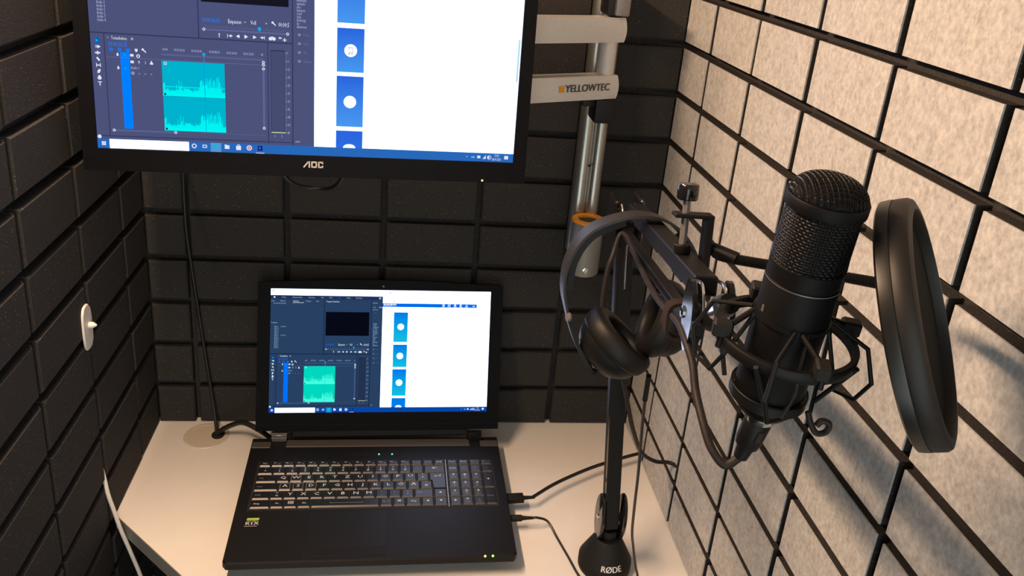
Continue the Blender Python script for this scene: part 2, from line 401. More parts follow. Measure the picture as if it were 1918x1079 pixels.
# ------------------------------------------------------------------ screen picture (same desktop mirrored on both displays)
def screen_picture(name, w, h, parent, m, pal, gain_white):
    """local X right, Z up, plane y=0 facing -Y; (u,v) from top-left"""
    verts, faces, cols = [], [], []
    step = 0.00002
    def C(c):
        if isinstance(c, str): c = pal[c]
        l = lin(c)
        return (l[0] * gain_white, l[1] * gain_white * 1.12, l[2] * gain_white * 1.55) if min(c) >= 250 else l
    def quad(u0, v0, u1, v1, c, z, c2=None):
        i = len(verts)
        for (u, v) in ((u0, v1), (u1, v1), (u1, v0), (u0, v0)): verts.append((u * w, -z * step, -v * h))
        faces.append((i, i + 1, i + 2, i + 3)); a = C(c); d = C(c2) if c2 else a
        cols.append((d, d, a, a))
    def poly(pts, c, z):
        i = len(verts)
        for (u, v) in pts: verts.append((u * w, -z * step, -v * h))
        faces.append(tuple(range(i, i + len(pts)))); cols.append(tuple(C(c) for _ in pts))
    def disc(u, v, r, c, z, n=20, ring=None):
        a = r / w; q = r / h
        P = [(u + a * math.cos(2 * math.pi * k / n), v + q * math.sin(2 * math.pi * k / n)) for k in range(n)]
        if ring is None: poly(P[::-1], c, z)
        else:
            Q = [(u + a * ring * math.cos(2 * math.pi * k / n), v + q * ring * math.sin(2 * math.pi * k / n)) for k in range(n)]
            for k in range(n): poly((P[k], Q[k], Q[(k + 1) % n], P[(k + 1) % n]), c, z)
    def txt(s, u, v, size, c, z, ax='LEFT', sx=1.0):
        vs, ps = text_geo(s, 1.0, 1, ax, 'CENTER'); i = len(verts)
        for p in vs: verts.append((u * w + p.x * size * h * sx * .58, -z * step, -v * h + p.y * size * h))
        for p in ps: faces.append(tuple(i + k for k in p)); cols.append(tuple(C(c) for _ in p))
    quad(0, 0, 1, 1, 'white', 0)
    # editing window
    quad(0, 0.052, 0.500, 0.970, 'panel', 1)
    quad(0, 0.052, 0.500, 0.083, 'bar', 2)
    D = 'line'
    quad(0, 0.520, 0.450, 0.525, D, 2); quad(0.236, 0.088, 0.2385, 0.520, D, 2); quad(0.0285, 0.525, 0.0305, 0.945, D, 2)
    quad(0.391, 0.525, 0.393, 0.952, D, 2); quad(0.448, 0.088, 0.4505, 0.957, D, 2); quad(0.0, 0.945, 0.448, 0.949, D, 2)
    for s, u in (('Training', .048), ('Zusammenstellung', .095), ('Bearbeitung', .165), ('Farbe', .222), ('Effekte', .258), ('Audio', .296), ('Grafiken', .335), ('Bibliotheken', .378)):
        txt(s, u, .068, .017, 'blue' if s == 'Audio' else 'text', 3)
    poly([(.012, .074), (.020, .074), (.020, .066), (.016, .060), (.012, .066)][::-1], 'icon', 3)
    disc(.487, .068, .0045 * w, 'icon', 3, 12, .5)
    for s, u in (('Quelle', .002), ('Effekteinst.', .042), ('Audiomixer', .098), ('Metadaten', .155), ('Media', .200)): txt(s, u, .098, .016, 'icon' if s == 'Audiomixer' else 'text', 3)
    quad(.097, .109, .146, .112, 'icon', 3)
    txt('Keine Elemente ausgew\u00e4hlt', .012, .117, .015, 'text', 3)
    txt('Programm: Testaufnahme', .246, .099, .017, 'icon', 3)
    txt('Testaufnahme', .002, .272, .016, 'text', 3)
    names = ['Master', 'Video 4', 'Video 3', 'Video 2', 'Video 1', 'Audio 1', 'Audio 2', 'Audio 3', 'Audio 4', 'Audio 5', 'Audio 6', 'Audio 7', 'Audio 8']
    for k, s in enumerate(names):
        txt(s, .018, .304 + .0140 * k, .0175, 'text', 3)
        if k in (0, 5): txt('00:00:36:05', .046, .304 + .0140 * k, .015, 'text', 3)
    # programme monitor
    quad(.2445, .182, .4405, .374, 'dark', 3)
    txt('00:00:36:05', .246, .447, .026, 'blue', 3)
    txt('Einpassen', .303, .447, .024, 'icon', 3); txt('Voll', .354, .447, .024, 'icon', 3)
    for u in (.339, .387): poly([(u, .444), (u + .005, .444), (u + .0025, .450)][::-1], 'text', 3)
    def wrench(u, v, s):
        q = s * w / h
        poly([(u - s * .9, v - q * .6), (u - s * .5, v - q), (u + s, v + q * .6), (u + s * .7, v + q)][::-1], 'icon', 4); disc(u - s * .7, v - q * .7, s * w * .6, 'icon', 4, 10)
    wrench(.407, .446, .0045)
    txt('00:00:5', .417, .448, .026, 'icon', 3)
    quad(.249, .4815, .438, .4875, 'bar2', 3)
    for k in range(44):
        u = .252 + k * .0042; quad(u, .4640 if k % 11 == 0 else .4685, u + .0007, .477, 'dim', 3)
    for u in (.249, .438): disc(u, .484, .0034 * w, 'icon', 4, 14, .55)
    quad(.3705, .463, .3772, .474, 'cyan', 4); poly([(.3705, .474), (.3738, .481), (.3772, .474)], 'cyan', 4)
    def tri(u, v, s, right=True, c='icon'):
        q = s * w / h; d = s if right else -s
        P = [(u - d * .7, v - q), (u - d * .7, v + q), (u + d, v)]
        poly(P if right else P[::-1], c, 4)
    quad(.2822, .498, .2838, .513, 'icon', 4); quad(.281, .498, .285, .5005, 'icon', 4)
    tri(.3075, .505, .0036, False); quad(.3075, .5035, .313, .5062, 'icon', 4); quad(.3010, .498, .3023, .512, 'icon', 4)
    tri(.3245, .505, .0040, False); quad(.3265, .499, .3285, .511, 'icon', 4)
    tri(.343, .505, .0048)
    tri(.3630, .505, .0040); quad(.3590, .499, .3605, .511, 'icon', 4)
    tri(.3810, .505, .0036); quad(.375, .5035, .381, .5062, 'icon', 4); quad(.3845, .498, .3858, .512, 'icon', 4)
    disc(.3985, .507, .0042 * w, 'icon', 4, 12); disc(.4065, .507, .0042 * w, 'icon', 4, 12); quad(.400, .498, .405, .503, 'icon', 4)
    tri(.4195, .502, .0025); tri(.4225, .502, .0025)
    quad(.4300, .5015, .4320, .5165, 'icon', 4); quad(.4265, .5075, .4355, .5108, 'icon', 4)
    # right hand narrow panel
    txt('Essential', .455, .106, .018, 'text', 3); txt('Audio', .457, .140, .016, 'text', 3); txt('Bearb', .484, .140, .016, 'icon', 3)
    txt('Bitte Auswahl', .455, .160, .013, 'text', 3); quad(.455, .186, .475, .189, 'dim', 3)
    for k, s in enumerate(('W\u00e4hlen', 'Sie die', 'gew\u00fcnscht', 'en Clips', 'aus, um', 'Bearbeitu', 'ngsoptio', 'nen', 'basieren', 'd auf', 'dem', 'Audiotyp', 'zu', 'aktivieren')):
        txt(s, .459, .2765 + .01345 * k, .0175, 'text', 3)
    for k, s in enumerate(('Dialog', 'Musik', 'SFX', 'Ambiente')):
        v = .484 + .0367 * k
        disc(.465, v, .0035 * w, 'dim2', 3, 8); txt(s, .474, v, .016, 'dim', 3)
    quad(.455, .938, .466, .945, 'dim2', 3)
    # time line
    txt('Testaufnahme', .045, .541, .0185, 'icon', 3); txt('\u00d7', .036, .541, .018, 'text', 3)
    for k in range(3): quad(.088, .5365 + k * .0035, .0925, .5380 + k * .0035, 'icon', 3)
    txt('00:00:36:05', .038, .566, .0285, 'blue', 3, sx=.95)
    for u in (.0435, .0615): disc(u, .587, .004 * w, 'blue', 3, 10, .4)
    quad(.0755, .5815, .0845, .593, 'blue', 3)
    poly([(.095, .580), (.095, .588), (.098, .594), (.101, .588), (.101, .580)], 'icon', 3); wrench(.1155, .587, .0045)
    quad(.0625, .596, .0825, .9135, 'blue', 3)
    for v in (.606, .660): quad(.0545, v - .002, .059, v + .006, 'icon', 3); quad(.0558, v - .007, .0578, v - .002, 'icon', 3)
    for v in (.608, .662): tri(.0725, v, .003, True, 'cyan')
    quad(.031, .6175, .390, .6200, 'bar2', 3)
    quad(.084, .602, .0915, .612, 'icon', 3); disc(.1015, .609, .0042 * w, 'icon', 3, 12, .5)
    quad(.084, .629, .0915, .639, 'icon', 3)
    txt('M', .1005, .635, .017, 'icon', 3); txt('S', .1155, .635, .017, 'icon', 3); quad(.1285, .627, .1315, .639, 'icon', 3); quad(.1265, .634, .1335, .641, 'icon', 3)
    txt('Audio 1', .084, .658, .018, 'text', 3)
    disc(.0880, .680, .0036 * w, 'text', 3, 10, .5); tri(.1015, .681, .0025, False, 'dim2'); disc(.1150, .681, .002 * w, 'dim2', 3, 8); tri(.1290, .681, .0025, True, 'dim2')
    for s, u in ((':00:00', .161), ('00:00:15:00', .193), ('00:00:30:00', .231), ('00:00:45:00', .271), ('00:01:00:00', .310), ('00:01:15:00', .348), ('00', .379)):
        txt(s, u, .576, .0165, 'text', 3, 'CENTER', .95)
    for k in range(58): quad(.154 + k * .0039, .5900, .1546 + k * .0039, .596 if k % 10 else .600, 'dim', 3)
    quad(.1525, .5960, .383, .6000, 'bar2', 3)
    quad(.1525, .622, .2928, .915, 'clip', 4)
    quad(.1525, .7265, .2928, .7295, 'wave', 6)
    rnd = random.Random(3)
    n = 118; env = []
    for k in range(n):
        t = k / (n - 1)
        base = .10 + .05 * abs(math.sin(k * .6)) + .07 * rnd.random()
        if t < .03: base += .28
        if t < .1: base += .10 * rnd.random()
        if .20 < t < .33: base += .20 * rnd.random() ** 2 + (.30 if k % 5 == 0 else 0)
        if .33 < t < .42: base += .12
        if .42 < t < .58: base += .14 * rnd.random() ** 2
        if .58 < t < .95: base += .12 + .62 * rnd.random() ** 1.9
        if .60 < t < .72: base += .10
        env.append(min(base, .92))
    for v0, v1 in ((.622, .768), (.770, .915)):
        H = v1 - v0
        quad(.1525, v1 - H * .085, .2928, v1 - .0008, 'wave', 5)
        for k in range(n):
            u = .1530 + k * (.1395 / n); quad(u, v1 - H * (.05 + env[k] * .66), u + .1395 / n * .93, v1 - H * .08, 'wave', 5)
    quad(.1525, .7675, .2928, .7700, 'clipline', 5)
    quad(.1570, .6275, .1635, .6380, 'icon', 5); quad(.1582, .6295, .1623, .6360, 'clip', 6)
    quad(.1550, .756, .1595, .764, 'dark', 7); quad(.1550, .903, .1595, .911, 'dark', 7)
    quad(.2464, .590, .2476, .915, 'playhead', 7); poly([(.2438, .582), (.2438, .590), (.2470, .596), (.2502, .590), (.2502, .582)], 'cyan', 7)
    quad(.039, .9195, .177, .9245, 'bar2', 3); quad(.177, .919, .385, .9205, 'bar2', 3)
    for u in (.039, .177): disc(u, .922, .0034 * w, 'icon', 4, 14, .5)
    quad(.3795, .632, .3840, .888, 'bar2', 3)
    for v in (.607, .618, .634, .888): disc(.3818, v, .0034 * w, 'icon', 4, 14, .5)
    quad(.3985, .552, .4305, .9055, 'meterline', 3); quad(.3997, .5565, .4293, .9025, 'meter', 4); quad(.3990, .9025, .4320, .9060, 'yel', 5)
    quad(.3987, .556, .4303, .558, 'meterline', 5)
    for k, s in enumerate(('0', '-6', '-12', '-18', '-24', '-30', '-36', '-42', '-48', '-54', 'dB')):
        v = .563 + .0341 * k; txt(s, .4365, v, .0165, 'text', 3, 'LEFT', .9); quad(.4325, v - .0008, .4360, v + .0008, 'text', 3)
        for j in range(1, 4):
            if k < 10: quad(.4330, v + j * .0085 - .0005, .4348, v + j * .0085 + .0005, 'text', 3)
    txt('S', .406, .920, .0165, 'text', 3); txt('S', .422, .920, .0165, 'text', 3)
    # tool column
    T = [(.554 + .025 * k) for k in range(8)]
    quad(.0095, T[0] - .011, .0185, T[0] + .011, 'bluedk', 3); poly([(.0115, T[0] - .008), (.0115, T[0] + .008), (.0178, T[0] + .001)], 'cyan', 4)
    quad(.010, T[1] - .005, .0155, T[1] + .005, 'text', 3); tri(.0175, T[1], .004)
    quad(.0085, T[2] - .003, .0195, T[2] + .003, 'icon', 3); quad(.0130, T[2] - .008, .0150, T[2] + .008, 'icon', 3)
    poly([(.010, T[3] - .004), (.0155, T[3] + .009), (.0185, T[3] + .004), (.013, T[3] - .009)], 'icon', 3)
    quad(.0090, T[4] - .008, .0105, T[4] + .008, 'icon', 3); quad(.0175, T[4] - .008, .0190, T[4] + .008, 'icon', 3); quad(.0105, T[4] - .002, .0175, T[4] + .002, 'icon', 3)
    poly([(.0105, T[5] + .008), (.0155, T[5] + .006), (.0185, T[5] - .006), (.0150, T[5] - .010), (.0110, T[5] - .002)], 'icon', 3)
    disc(.0145, T[6] + .002, .0045 * w, 'icon', 3, 8); quad(.0125, T[6] - .009, .0165, T[6], 'icon', 3)
    quad(.0100, T[7] - .008, .0190, T[7] - .005, 'icon', 3); quad(.0135, T[7] - .008, .0155, T[7] + .009, 'icon', 3)
    disc(.0055, .951, .0045 * w, 'icon', 3, 12)
    # browser
    quad(.500, .106, .936, .136, 'header', 1)
    for k in range(5): disc(.508 + .0075 * k, .117 + .002 * (k % 2), .0045 * w, 'icon', 2, 10, .55 if k % 2 else None)
    quad(.540, .112, .562, .121, 'icon', 2); quad(.503, .128, .562, .131, 'header2', 2)
    for k, u in enumerate((.780, .806, .834, .860, .888)):
        if k == 1: quad(u - .006, .110, u + .006, .124, 'icon', 2); quad(u - .0028, .114, u + .0028, .120, 'header', 3)
        elif k == 4: poly([(u - .006, .124), (u + .006, .124), (u, .108)], 'icon', 2)
        else: disc(u, .117, .0055 * w, 'icon', 2, 12)
        quad(u - .008, .128, u + .008, .1315, 'icon', 2)
    quad(.916, .118, .927, .124, 'icon', 2); quad(.916, .126, .927, .128, 'icon', 2)
    for a, c in ((.179, .423), (.4435, .629), (.646, .866), (.884, .960)):
        quad(.5525, a, .6170, c if c < .95 else .970, 'card1', 1, 'card2' if c < .95 else 'card1b')
    for v in (.298, .537, .757): disc(.5850, v, .0150 * w, 'white', 2, 24)
    n = 12; poly([(.5850 + .0150 * math.cos(math.pi * k / n), .960 - .0150 * w / h * .62 * math.sin(math.pi * k / n)) for k in range(n + 1)], 'white', 2)
    quad(.5795, .524, .5905, .547, 'glyph', 3); quad(.5808, .5265, .5892, .5445, 'white', 4); txt('%', .585, .535, .018, 'glyph', 5, 'CENTER'); quad(.580, .549, .584, .553, 'glyph', 3); quad(.586, .549, .590, .553, 'glyph', 3)
    quad(.9925, .448, .9975, .634, 'scroll', 1)
    disc(.010, .018, .003 * w, 'glyph', 2, 8); disc(.533, .022, .003 * w, 'glyph', 2, 8); disc(.552, .090, .003 * w, 'glyph', 2, 8); quad(.952, .060, .954, .074, 'glyph', 2)
    # task bar
    quad(0, .960, 1, 1, 'task', 6)
    for i in range(2):
        for j in range(2): quad(.0095 + i * .0048, .9715 + j * .0085, .0138 + i * .0048, .9790 + j * .0085, 'icon', 7)
    quad(.027, .9605, .206, .9995, 'white', 7)
    disc(.218, .977, .0058 * w, 'icon', 7, 14, .6)
    quad(.237, .9705, .2475, .9835, 'icon', 7); quad(.2385, .974, .246, .980, 'task', 8)
    quad(.2560, .9605, .2805, .9995, 'taskhi', 7); disc(.268, .977, .0062 * w, 'edge', 8, 16); disc(.2700, .979, .0032 * w, 'taskhi', 9, 12)
    quad(.2885, .9690, .2995, .9850, 'icon', 7); quad(.2885, .9660, .2935, .9690, 'icon', 7)
    quad(.3150, .9700, .3265, .9880, 'icon', 7); disc(.3208, .9690, .0035 * w, 'icon', 7, 12, .6)
    disc(.346, .977, .0065 * w, 'icon', 7, 16); disc(.346, .977, .0042 * w, 'red', 8, 14, .5)
    quad(.3655, .9660, .3770, .9880, 'prbg', 7); txt('Pr', .3712, .977, .016, 'cyan2', 8, 'CENTER'); quad(.3615, .9965, .3810, .9990, 'icon', 7)
    poly([(.878, .982), (.8805, .976), (.883, .982), (.8805, .979)], 'icon', 7)
    quad(.8915, .977, .9005, .984, 'cyan2', 7); quad(.9070, .973, .9150, .985, 'icon', 7); poly([(.921, .987), (.929, .987), (.929, .970)], 'icon', 7)
    disc(.936, .980, .003 * w, 'icon', 7, 8); disc(.938, .980, .0055 * w, 'icon', 7, 14, .75)
    txt('13:03', .957, .971, .0165, 'icon', 7, 'CENTER'); txt('28.06.2021', .957, .988, .0165, 'icon', 7, 'CENTER')
    quad(.977, .970, .9870, .986, 'icon', 7)
    me = bpy.data.meshes.new(name); me.from_pydata(verts, [], faces); me.update()
    at = me.color_attributes.new('pixel', 'FLOAT_COLOR', 'CORNER')
    flat = []
    for p, cs in zip(faces, cols):
        for c in cs: flat.extend((*c, 1.0))
    at.data.foreach_set('color', flat)
    o = link(name, me, m, parent)
    return o
PAL_MON = dict(white=(255, 255, 255), panel=(76, 82, 122), bar=(70, 75, 112), bar2=(96, 102, 146), line=(52, 56, 92), text=(176, 182, 216), icon=(228, 230, 248), dim=(104, 110, 152), dim2=(128, 134, 176), dark=(22, 22, 34),
    blue=(0, 128, 255), bluedk=(10, 90, 170), cyan=(0, 172, 240), cyan2=(90, 190, 240), clip=(0, 178, 205), clipline=(0, 150, 180), wave=(0, 247, 244), playhead=(0, 150, 235), meter=(70, 75, 112), meterline=(54, 58, 92), yel=(214, 222, 165),
    header=(20, 110, 240), header2=(90, 160, 250), card1=(42, 100, 222), card2=(72, 152, 240), card1b=(44, 108, 226), glyph=(70, 84, 104), scroll=(180, 222, 240), task=(40, 104, 186), taskhi=(88, 148, 214), edge=(0, 190, 205), red=(200, 60, 70), prbg=(20, 26, 120))
PAL_LAP = dict(white=(255, 255, 255), panel=(40, 64, 98), bar=(34, 50, 88), bar2=(70, 92, 132), line=(20, 30, 58), text=(150, 180, 215), icon=(225, 238, 250), dim=(64, 88, 124), dim2=(92, 116, 150), dark=(8, 9, 22),
    blue=(0, 112, 250), bluedk=(0, 70, 160), cyan=(0, 165, 235), cyan2=(110, 190, 240), clip=(0, 216, 190), clipline=(0, 235, 205), wave=(70, 255, 226), playhead=(0, 190, 225), meter=(36, 50, 78), meterline=(28, 38, 62), yel=(200, 205, 150),
    header=(0, 108, 235), header2=(90, 170, 255), card1=(0, 122, 232), card2=(20, 192, 226), card1b=(0, 130, 235), glyph=(60, 70, 90), scroll=(240, 246, 250), task=(6, 68, 165), taskhi=(20, 150, 215), edge=(0, 205, 225), red=(170, 90, 170), prbg=(0, 30, 130))

def panel_frame(yaw, tilt):
    u = Vector((math.cos(yaw), math.sin(yaw), 0)); n = Vector((math.sin(yaw), -math.cos(yaw), 0))
    v = Vector((0, 0, 1)) * math.cos(tilt) - n * math.sin(tilt)
    return Matrix((u, v.cross(u), v)).transposed()        # X=u, Y=back, Z=up in panel
def rim(bm, x0, x1, z0, z1, ix0, ix1, iz0, iz1, y0, y1):
    """rectangular frame with opening"""
    box(bm, x0, x1, y0, y1, z0, iz0); box(bm, x0, x1, y0, y1, iz1, z1)
    box(bm, x0, ix0, y0, y1, iz0, iz1); box(bm, ix1, x1, y0, y1, iz0, iz1)

# ------------------------------------------------------------------ monitor
mon = thing('monitor', 'large black flat monitor on a silver wall arm above the laptop', 'monitor', (0.3065, -0.2845, 0.5784), panel_frame(0.0404, 0.0733))
MW = 0.283; SX = 0.2655; SZ0 = 0.0285; SZ1 = SZ0 + 0.299
b = NB(); rim(b, -MW, MW, 0, SZ1 + 0.019, -SX, SX, SZ0, SZ1, 0.0, 0.012)
bez = obj('bezel', b, BEZ, mon)
b = NB(); box(b, -MW, MW, 0.012, 0.030, 0.0008, SZ1 + 0.018, 0.002)
pts = [(-MW + .01, 0.030), (MW - .01, 0.030), (MW - .12, 0.052), (-MW + .12, 0.052)]
prism(b, pts, 0.04, SZ1 - .02)
obj('back_shell', b, BEZ, mon)
b = NB(); box(b, -SX, SX, 0.0015, 0.004, SZ0 - 0.0022, SZ0); obj('screen_lip', b, GREYM, bez)
scr = screen_picture('screen', 2 * SX, 0.299, mon, screen_material('monitor_glow', 1.0), PAL_MON, 1.7)
scr.location = (-SX, 0.0030, SZ1)
# maker's mark: slanted A without a bar, O, C
b = NB()
def stroke(bm, pts, t, y0=-0.0003, y1=0.0002):
    for p, q in zip(pts, pts[1:]):
        p, q = Vector(p), Vector(q); d = (q - p).normalized(); nn = Vector((-d.y, d.x)) * t / 2
        e = d * t / 2
        prism(bm, [p - nn - e * .9, q - nn + e * .9, q + nn + e * .9, p + nn - e * .9], -y1, -y0, M=TM((0, 0, 0), RX90))
stroke(b, [(-0.0125, 0.0), (-0.0075, 0.0065), (-0.0058, 0.0068), (-0.0058, 0.0)], 0.0018)
stroke(b, [(-0.0025, 0.0), (-0.0025, 0.0066), (0.0032, 0.0066), (0.0032, 0.0), (-0.0025, 0.0)], 0.0018)
stroke(b, [(0.0112, 0.0014), (0.0112, 0.0), (0.0064, 0.0), (0.0064, 0.0066), (0.0112, 0.0066), (0.0112, 0.0052)], 0.0018)
obj('maker_logo', b, mat('logo_silver', (0.42, 0.41, 0.40), 0.5), bez, loc=(0.0, -0.0003, 0.0135))
b = NB(); lathe(b, [(0, 0), (0.0013, 0), (0.0013, 0.001), (0, 0.001)], 12, M=TM((0.2245, 0.0003, 0.0028), RX90)); obj('power_light', b, LEDG2, bez)

# ------------------------------------------------------------------ monitor wall arm
arm = thing('wall_mount', 'silver wall pole with two flat swing arms and a yellow ringed sleeve', 'wall mount', (0.7405, -0.033, 0.34))
Wm = wl(arm)
PX, PY = 0.7390, -0.0600; QX, QY = 0.7375, -0.022
b = NB(); lathe(b, [(0, 0.354), (0.0255, 0.354), (0.0272, 0.3565), (0.0272, 0.4480), (0.0195, 0.4480), (0.0190, 0.432), (0.0, 0.432)], 40, M=Wm @ TM((PX, PY, 0))); slv = obj('sleeve', b, SLEEVE, arm, True)
b = NB(); lathe(b, [(0.0175, 0.4480), (0.0175, 0.4515), (0.0185, 0.4527), (0.0270, 0.4527), (0.0280, 0.4515), (0.0280, 0.4480)], 40, M=Wm @ TM((PX, PY, 0)), close=True); obj('yellow_ring', b, YEL, slv, True)
b = NB(); lathe(b, [(0, 0), (0.005, 0), (0.005, 0.0022), (0.0028, 0.0026), (0.0026, 0.0012), (0, 0.0012)], 18, M=Wm @ TM((PX - 0.001, PY - 0.0262, 0.3680), Matrix.Rotation(math.pi / 2, 3, 'X'))); obj('hex_screw', b, CHROME, slv, True)
b = NB()
lathe(b, [(0, 0.380), (0.0140, 0.380), (0.0140, 1.10), (0, 1.10)], 28, M=Wm @ TM((QX - 0.0105, QY + 0.003, 0)))
pol = obj('pole', b, ALU, arm, True)
b = NB(); lathe(b, [(0, 0.400), (0.0120, 0.400), (0.0120, 0.86), (0, 0.86)], 24, M=Wm @ TM((QX + 0.0125, QY - 0.001, 0)))
obj('front_tube', b, ALU, arm, True)
b = NB(); box(b, PX - .012, PX + .012, PY + .02, QY, 0.375, 0.425, 0.002, M=Wm); obj('sleeve_bracket', b, GREYM, arm)
b = NB(); box(b, QX - 0.001, QX + 0.005, QY - 0.004, QY + 0.008, 0.40, 0.86, M=Wm); obj('pole_slot', b, BLK, pol)
b = NB(); lathe(b, [(0.0120, 0.4325), (0.0145, 0.4325), (0.0145, 0.4440), (0.0120, 0.4440)], 24, M=Wm @ TM((PX, PY, 0)), close=True); obj('inner_bush', b, CHROME, slv, True)
b = NB(); lathe(b, [(0, 0), (0.0022, 0), (0.0022, 0.0012), (0, 0.0012)], 12, M=Wm @ TM((QX - 0.0015, QY - 0.0092, 0.537), Matrix.Rotation(math.pi / 2, 3, 'X'))); obj('screw_hole', b, HOLE, pol)
A0 = Vector((0.7515, -0.060, 0)); A1 = Vector((0.612, -0.128, 0)); ad = (A1 - A0).normalized(); AL = 0.385
def profile_arm(zc, dx, text):
    """flat extruded arm: local X along arm, section convex towards the viewer"""
    o0 = A0 + Vector((dx, 0, zc)); Rb = Matrix((-ad, Vector((0, 0, 1)).cross(-ad), Vector((0, 0, 1)))).transposed()  # X to the right, Y away
    hh = 0.0188; n = 12; sec = []
    for k in range(n + 1):
        a = -1 + 2 * k / n; sec.append((-0.0028 * (1 - a * a) - 0.0120, a * hh))
    sec += [(0.014, hh), (0.014, -hh)]
    b = NB(); M = Wm @ TM(o0, Rb)
    endx = lambda s: -0.0020 * ((s[1] / hh + 0.25) ** 2)
    r0 = [b.verts.new((endx(s), s[0], s[1])) for s in sec]; r1 = [b.verts.new((-AL, s[0], s[1])) for s in sec]
    b.faces.new(r0); b.faces.new(r1[::-1])
    for i in range(len(sec)): j = (i + 1) % len(sec); b.faces.new((r0[j], r0[i], r1[i], r1[j]))
    bmesh.ops.transform(b, matrix=M, verts=b.verts[:])
    a = obj('swing_arm', b, ALUP, arm, True)
    if text:
        b = NB(); T = M @ TM((-0.0625, -0.0159, 0.001), RX90)
        for s, x in (('YELLOWTEC', 0),): add_text(b, s, 0.0158, T, 3, bold=0.0006, sx=.95)
        obj('maker_name', b, GREYP, a)
        b = NB(); T2 = M @ TM((-0.1125, -0.0158, 0.001), RX90)
        prism(b, [(-.0048, -.0050), (.0000, -.0050), (.0048, .0012), (.0048, .0050), (-.0048, .0050)], 0, 0.0002, M=T2)
        prism(b, [(.0013, -.0050), (.0048, -.0050), (.0048, -.0004)], 0, 0.0002, M=T2)
        obj('maker_mark', b, ORANGE, a)
    return a
profile_arm(0.6812, 0.0, True); profile_arm(0.7700, 0.0015, False)
b = NB(); lathe(b, [(0, 0.695), (0.0135, 0.695), (0.0135, 0.757), (0, 0.757)], 24, M=Wm @ TM((0.7345, -0.066, 0))); obj('arm_spacer', b, ALUP, arm, True)
def clamp(z0, z1, nm):
    b = NB(); box(b, 0.7225, 0.7545, -0.082, -0.020, z0, z1, 0.005, 2, M=Wm); a = obj(nm, b, BLK, arm, True)
    b = NB(); box(b, 0.7030, 0.7240, -0.072, -0.050, z1 - 0.015, z1 - 0.003, 0.003, 2, M=Wm); obj('clamp_lever', b, BLK, a, True)
clamp(0.622, 0.6615, 'clamp'); clamp(0.7905, 0.835, 'clamp')
b = NB(); box(b, 0.730, 0.752, -0.085, -0.030, 0.7925, 0.836, 0.003, 2, M=Wm @ Matrix.Translation((0.004, -0.006, 0))); obj('clamp_cap', b, GREYM, arm, True)
e = A0 + ad * AL
b = NB(); lathe(b, [(0, 0.655), (0.022, 0.655), (0.022, 0.796), (0, 0.796)], 24, M=Wm @ TM((e.x + 0.01, e.y + 0.005, 0)))
box(b, e.x - 0.09, e.x + 0.02, e.y - 0.010, e.y + 0.012, 0.69, 0.765, 0.003, M=Wm)
obj('tilt_head', b, BLK, arm, True)

# ------------------------------------------------------------------ laptop
LY = 0.016
lap = thing('laptop', 'open black laptop with lit screen and number pad on the white desk', 'laptop', (0.3995, -0.245, 0), Matrix.Rotation(LY, 3, 'Z'))
LZ = 0.037
b = NB(); prism(b, [(-.2115, -.1425), (-.2065, -.149), (.2065, -.149), (.2115, -.1425), (.2140, .147), (-.2140, .147)], LZ - .0115, LZ, bev=0.0022)
base = obj('base', b, LAPB, lap)
b = NB()
lo4 = [b.verts.new(p) for p in ((-.188, -.105, .0035), (.188, -.105, .0035), (.195, .138, .0035), (-.195, .138, .0035))]
hi4 = [b.verts.new(p) for p in ((-.204, -.136, LZ - .0115), (.204, -.136, LZ - .0115), (.2135, .1465, LZ - .0115), (-.2135, .1465, LZ - .0115))]
b.faces.new(lo4[::-1]); b.faces.new(hi4)
for i in range(4): b.faces.new((lo4[i], lo4[(i + 1) % 4], hi4[(i + 1) % 4], hi4[i]))
obj('underside', b, BLK, base)
for x in (-.18, .18):
    for y in (-.09, .12):
        b = NB(); box(b, x - .012, x + .012, y - .006, y + .006, 0, 0.0036, 0.001); obj('rubber_foot', b, RUB, base)
b = NB(); box(b, -.155, .162, .1195, .1395, LZ - .001, LZ + .0012, .0006); obj('hinge_strip', b, mat('strip_grey', (0.075, 0.068, 0.068), 0.5, 0.3, noise=(300, .08)), base)
for x0, x1 in ((-.2125, -.181), (.181, .2125)):
    b = NB(); box(b, x0, x1, .118, .1345, LZ - .001, LZ + .0012, .0006); obj('corner_plate', b, MATS['strip_grey'], base)
for x in (-.168, .1715):
    b = NB(); lathe(b, [(0, -.0125), (.0085, -.0125), (.0085, .0125), (0, .0125)], 16, M=TM((x, .1430, LZ + .0060), Matrix.Rotation(math.pi / 2, 3, 'Y')))
    box(b, x - .0125, x + .0125, .135, .1445, LZ, LZ + .0135, .001)
    obj('hinge', b, GREYM if x < 0 else LAPB, lap, True)
# keyboard well
b = NB(); box(b, -.1945, .1975, -.0405, .0815, LZ - .0022, LZ + .0002); obj('keyboard_well', b, HOLE, base)
b = NB(); box(b, .1155, .1170, -.0395, .0800, LZ, LZ + .0010); obj('keypad_divider', b, GREYM, base)
b = NB(); box(b, -.050, .056, .0965, .0978, LZ, LZ + .0003); obj('indicator_groove', b, HOLE, base)
for x, m in ((.0035, LEDG), (.0258, LEDG)):
    b = NB(); lathe(b, [(0, 0), (.0014, 0), (.0014, .0008), (0, .0010)], 10, M=TM((x, .0975, LZ))); obj('status_light', b, m, base)
for x, m in ((.1630, LEDO), (.1745, LEDG2)):
    b = NB(); lathe(b, [(0, -.0006), (.0016, -.0006), (.0016, .0009), (0, .0010)], 10, M=TM((x, -.1482, LZ - .0005), Matrix.Rotation(math.radians(50), 3, 'X'))); obj('front_light', b, m, base)
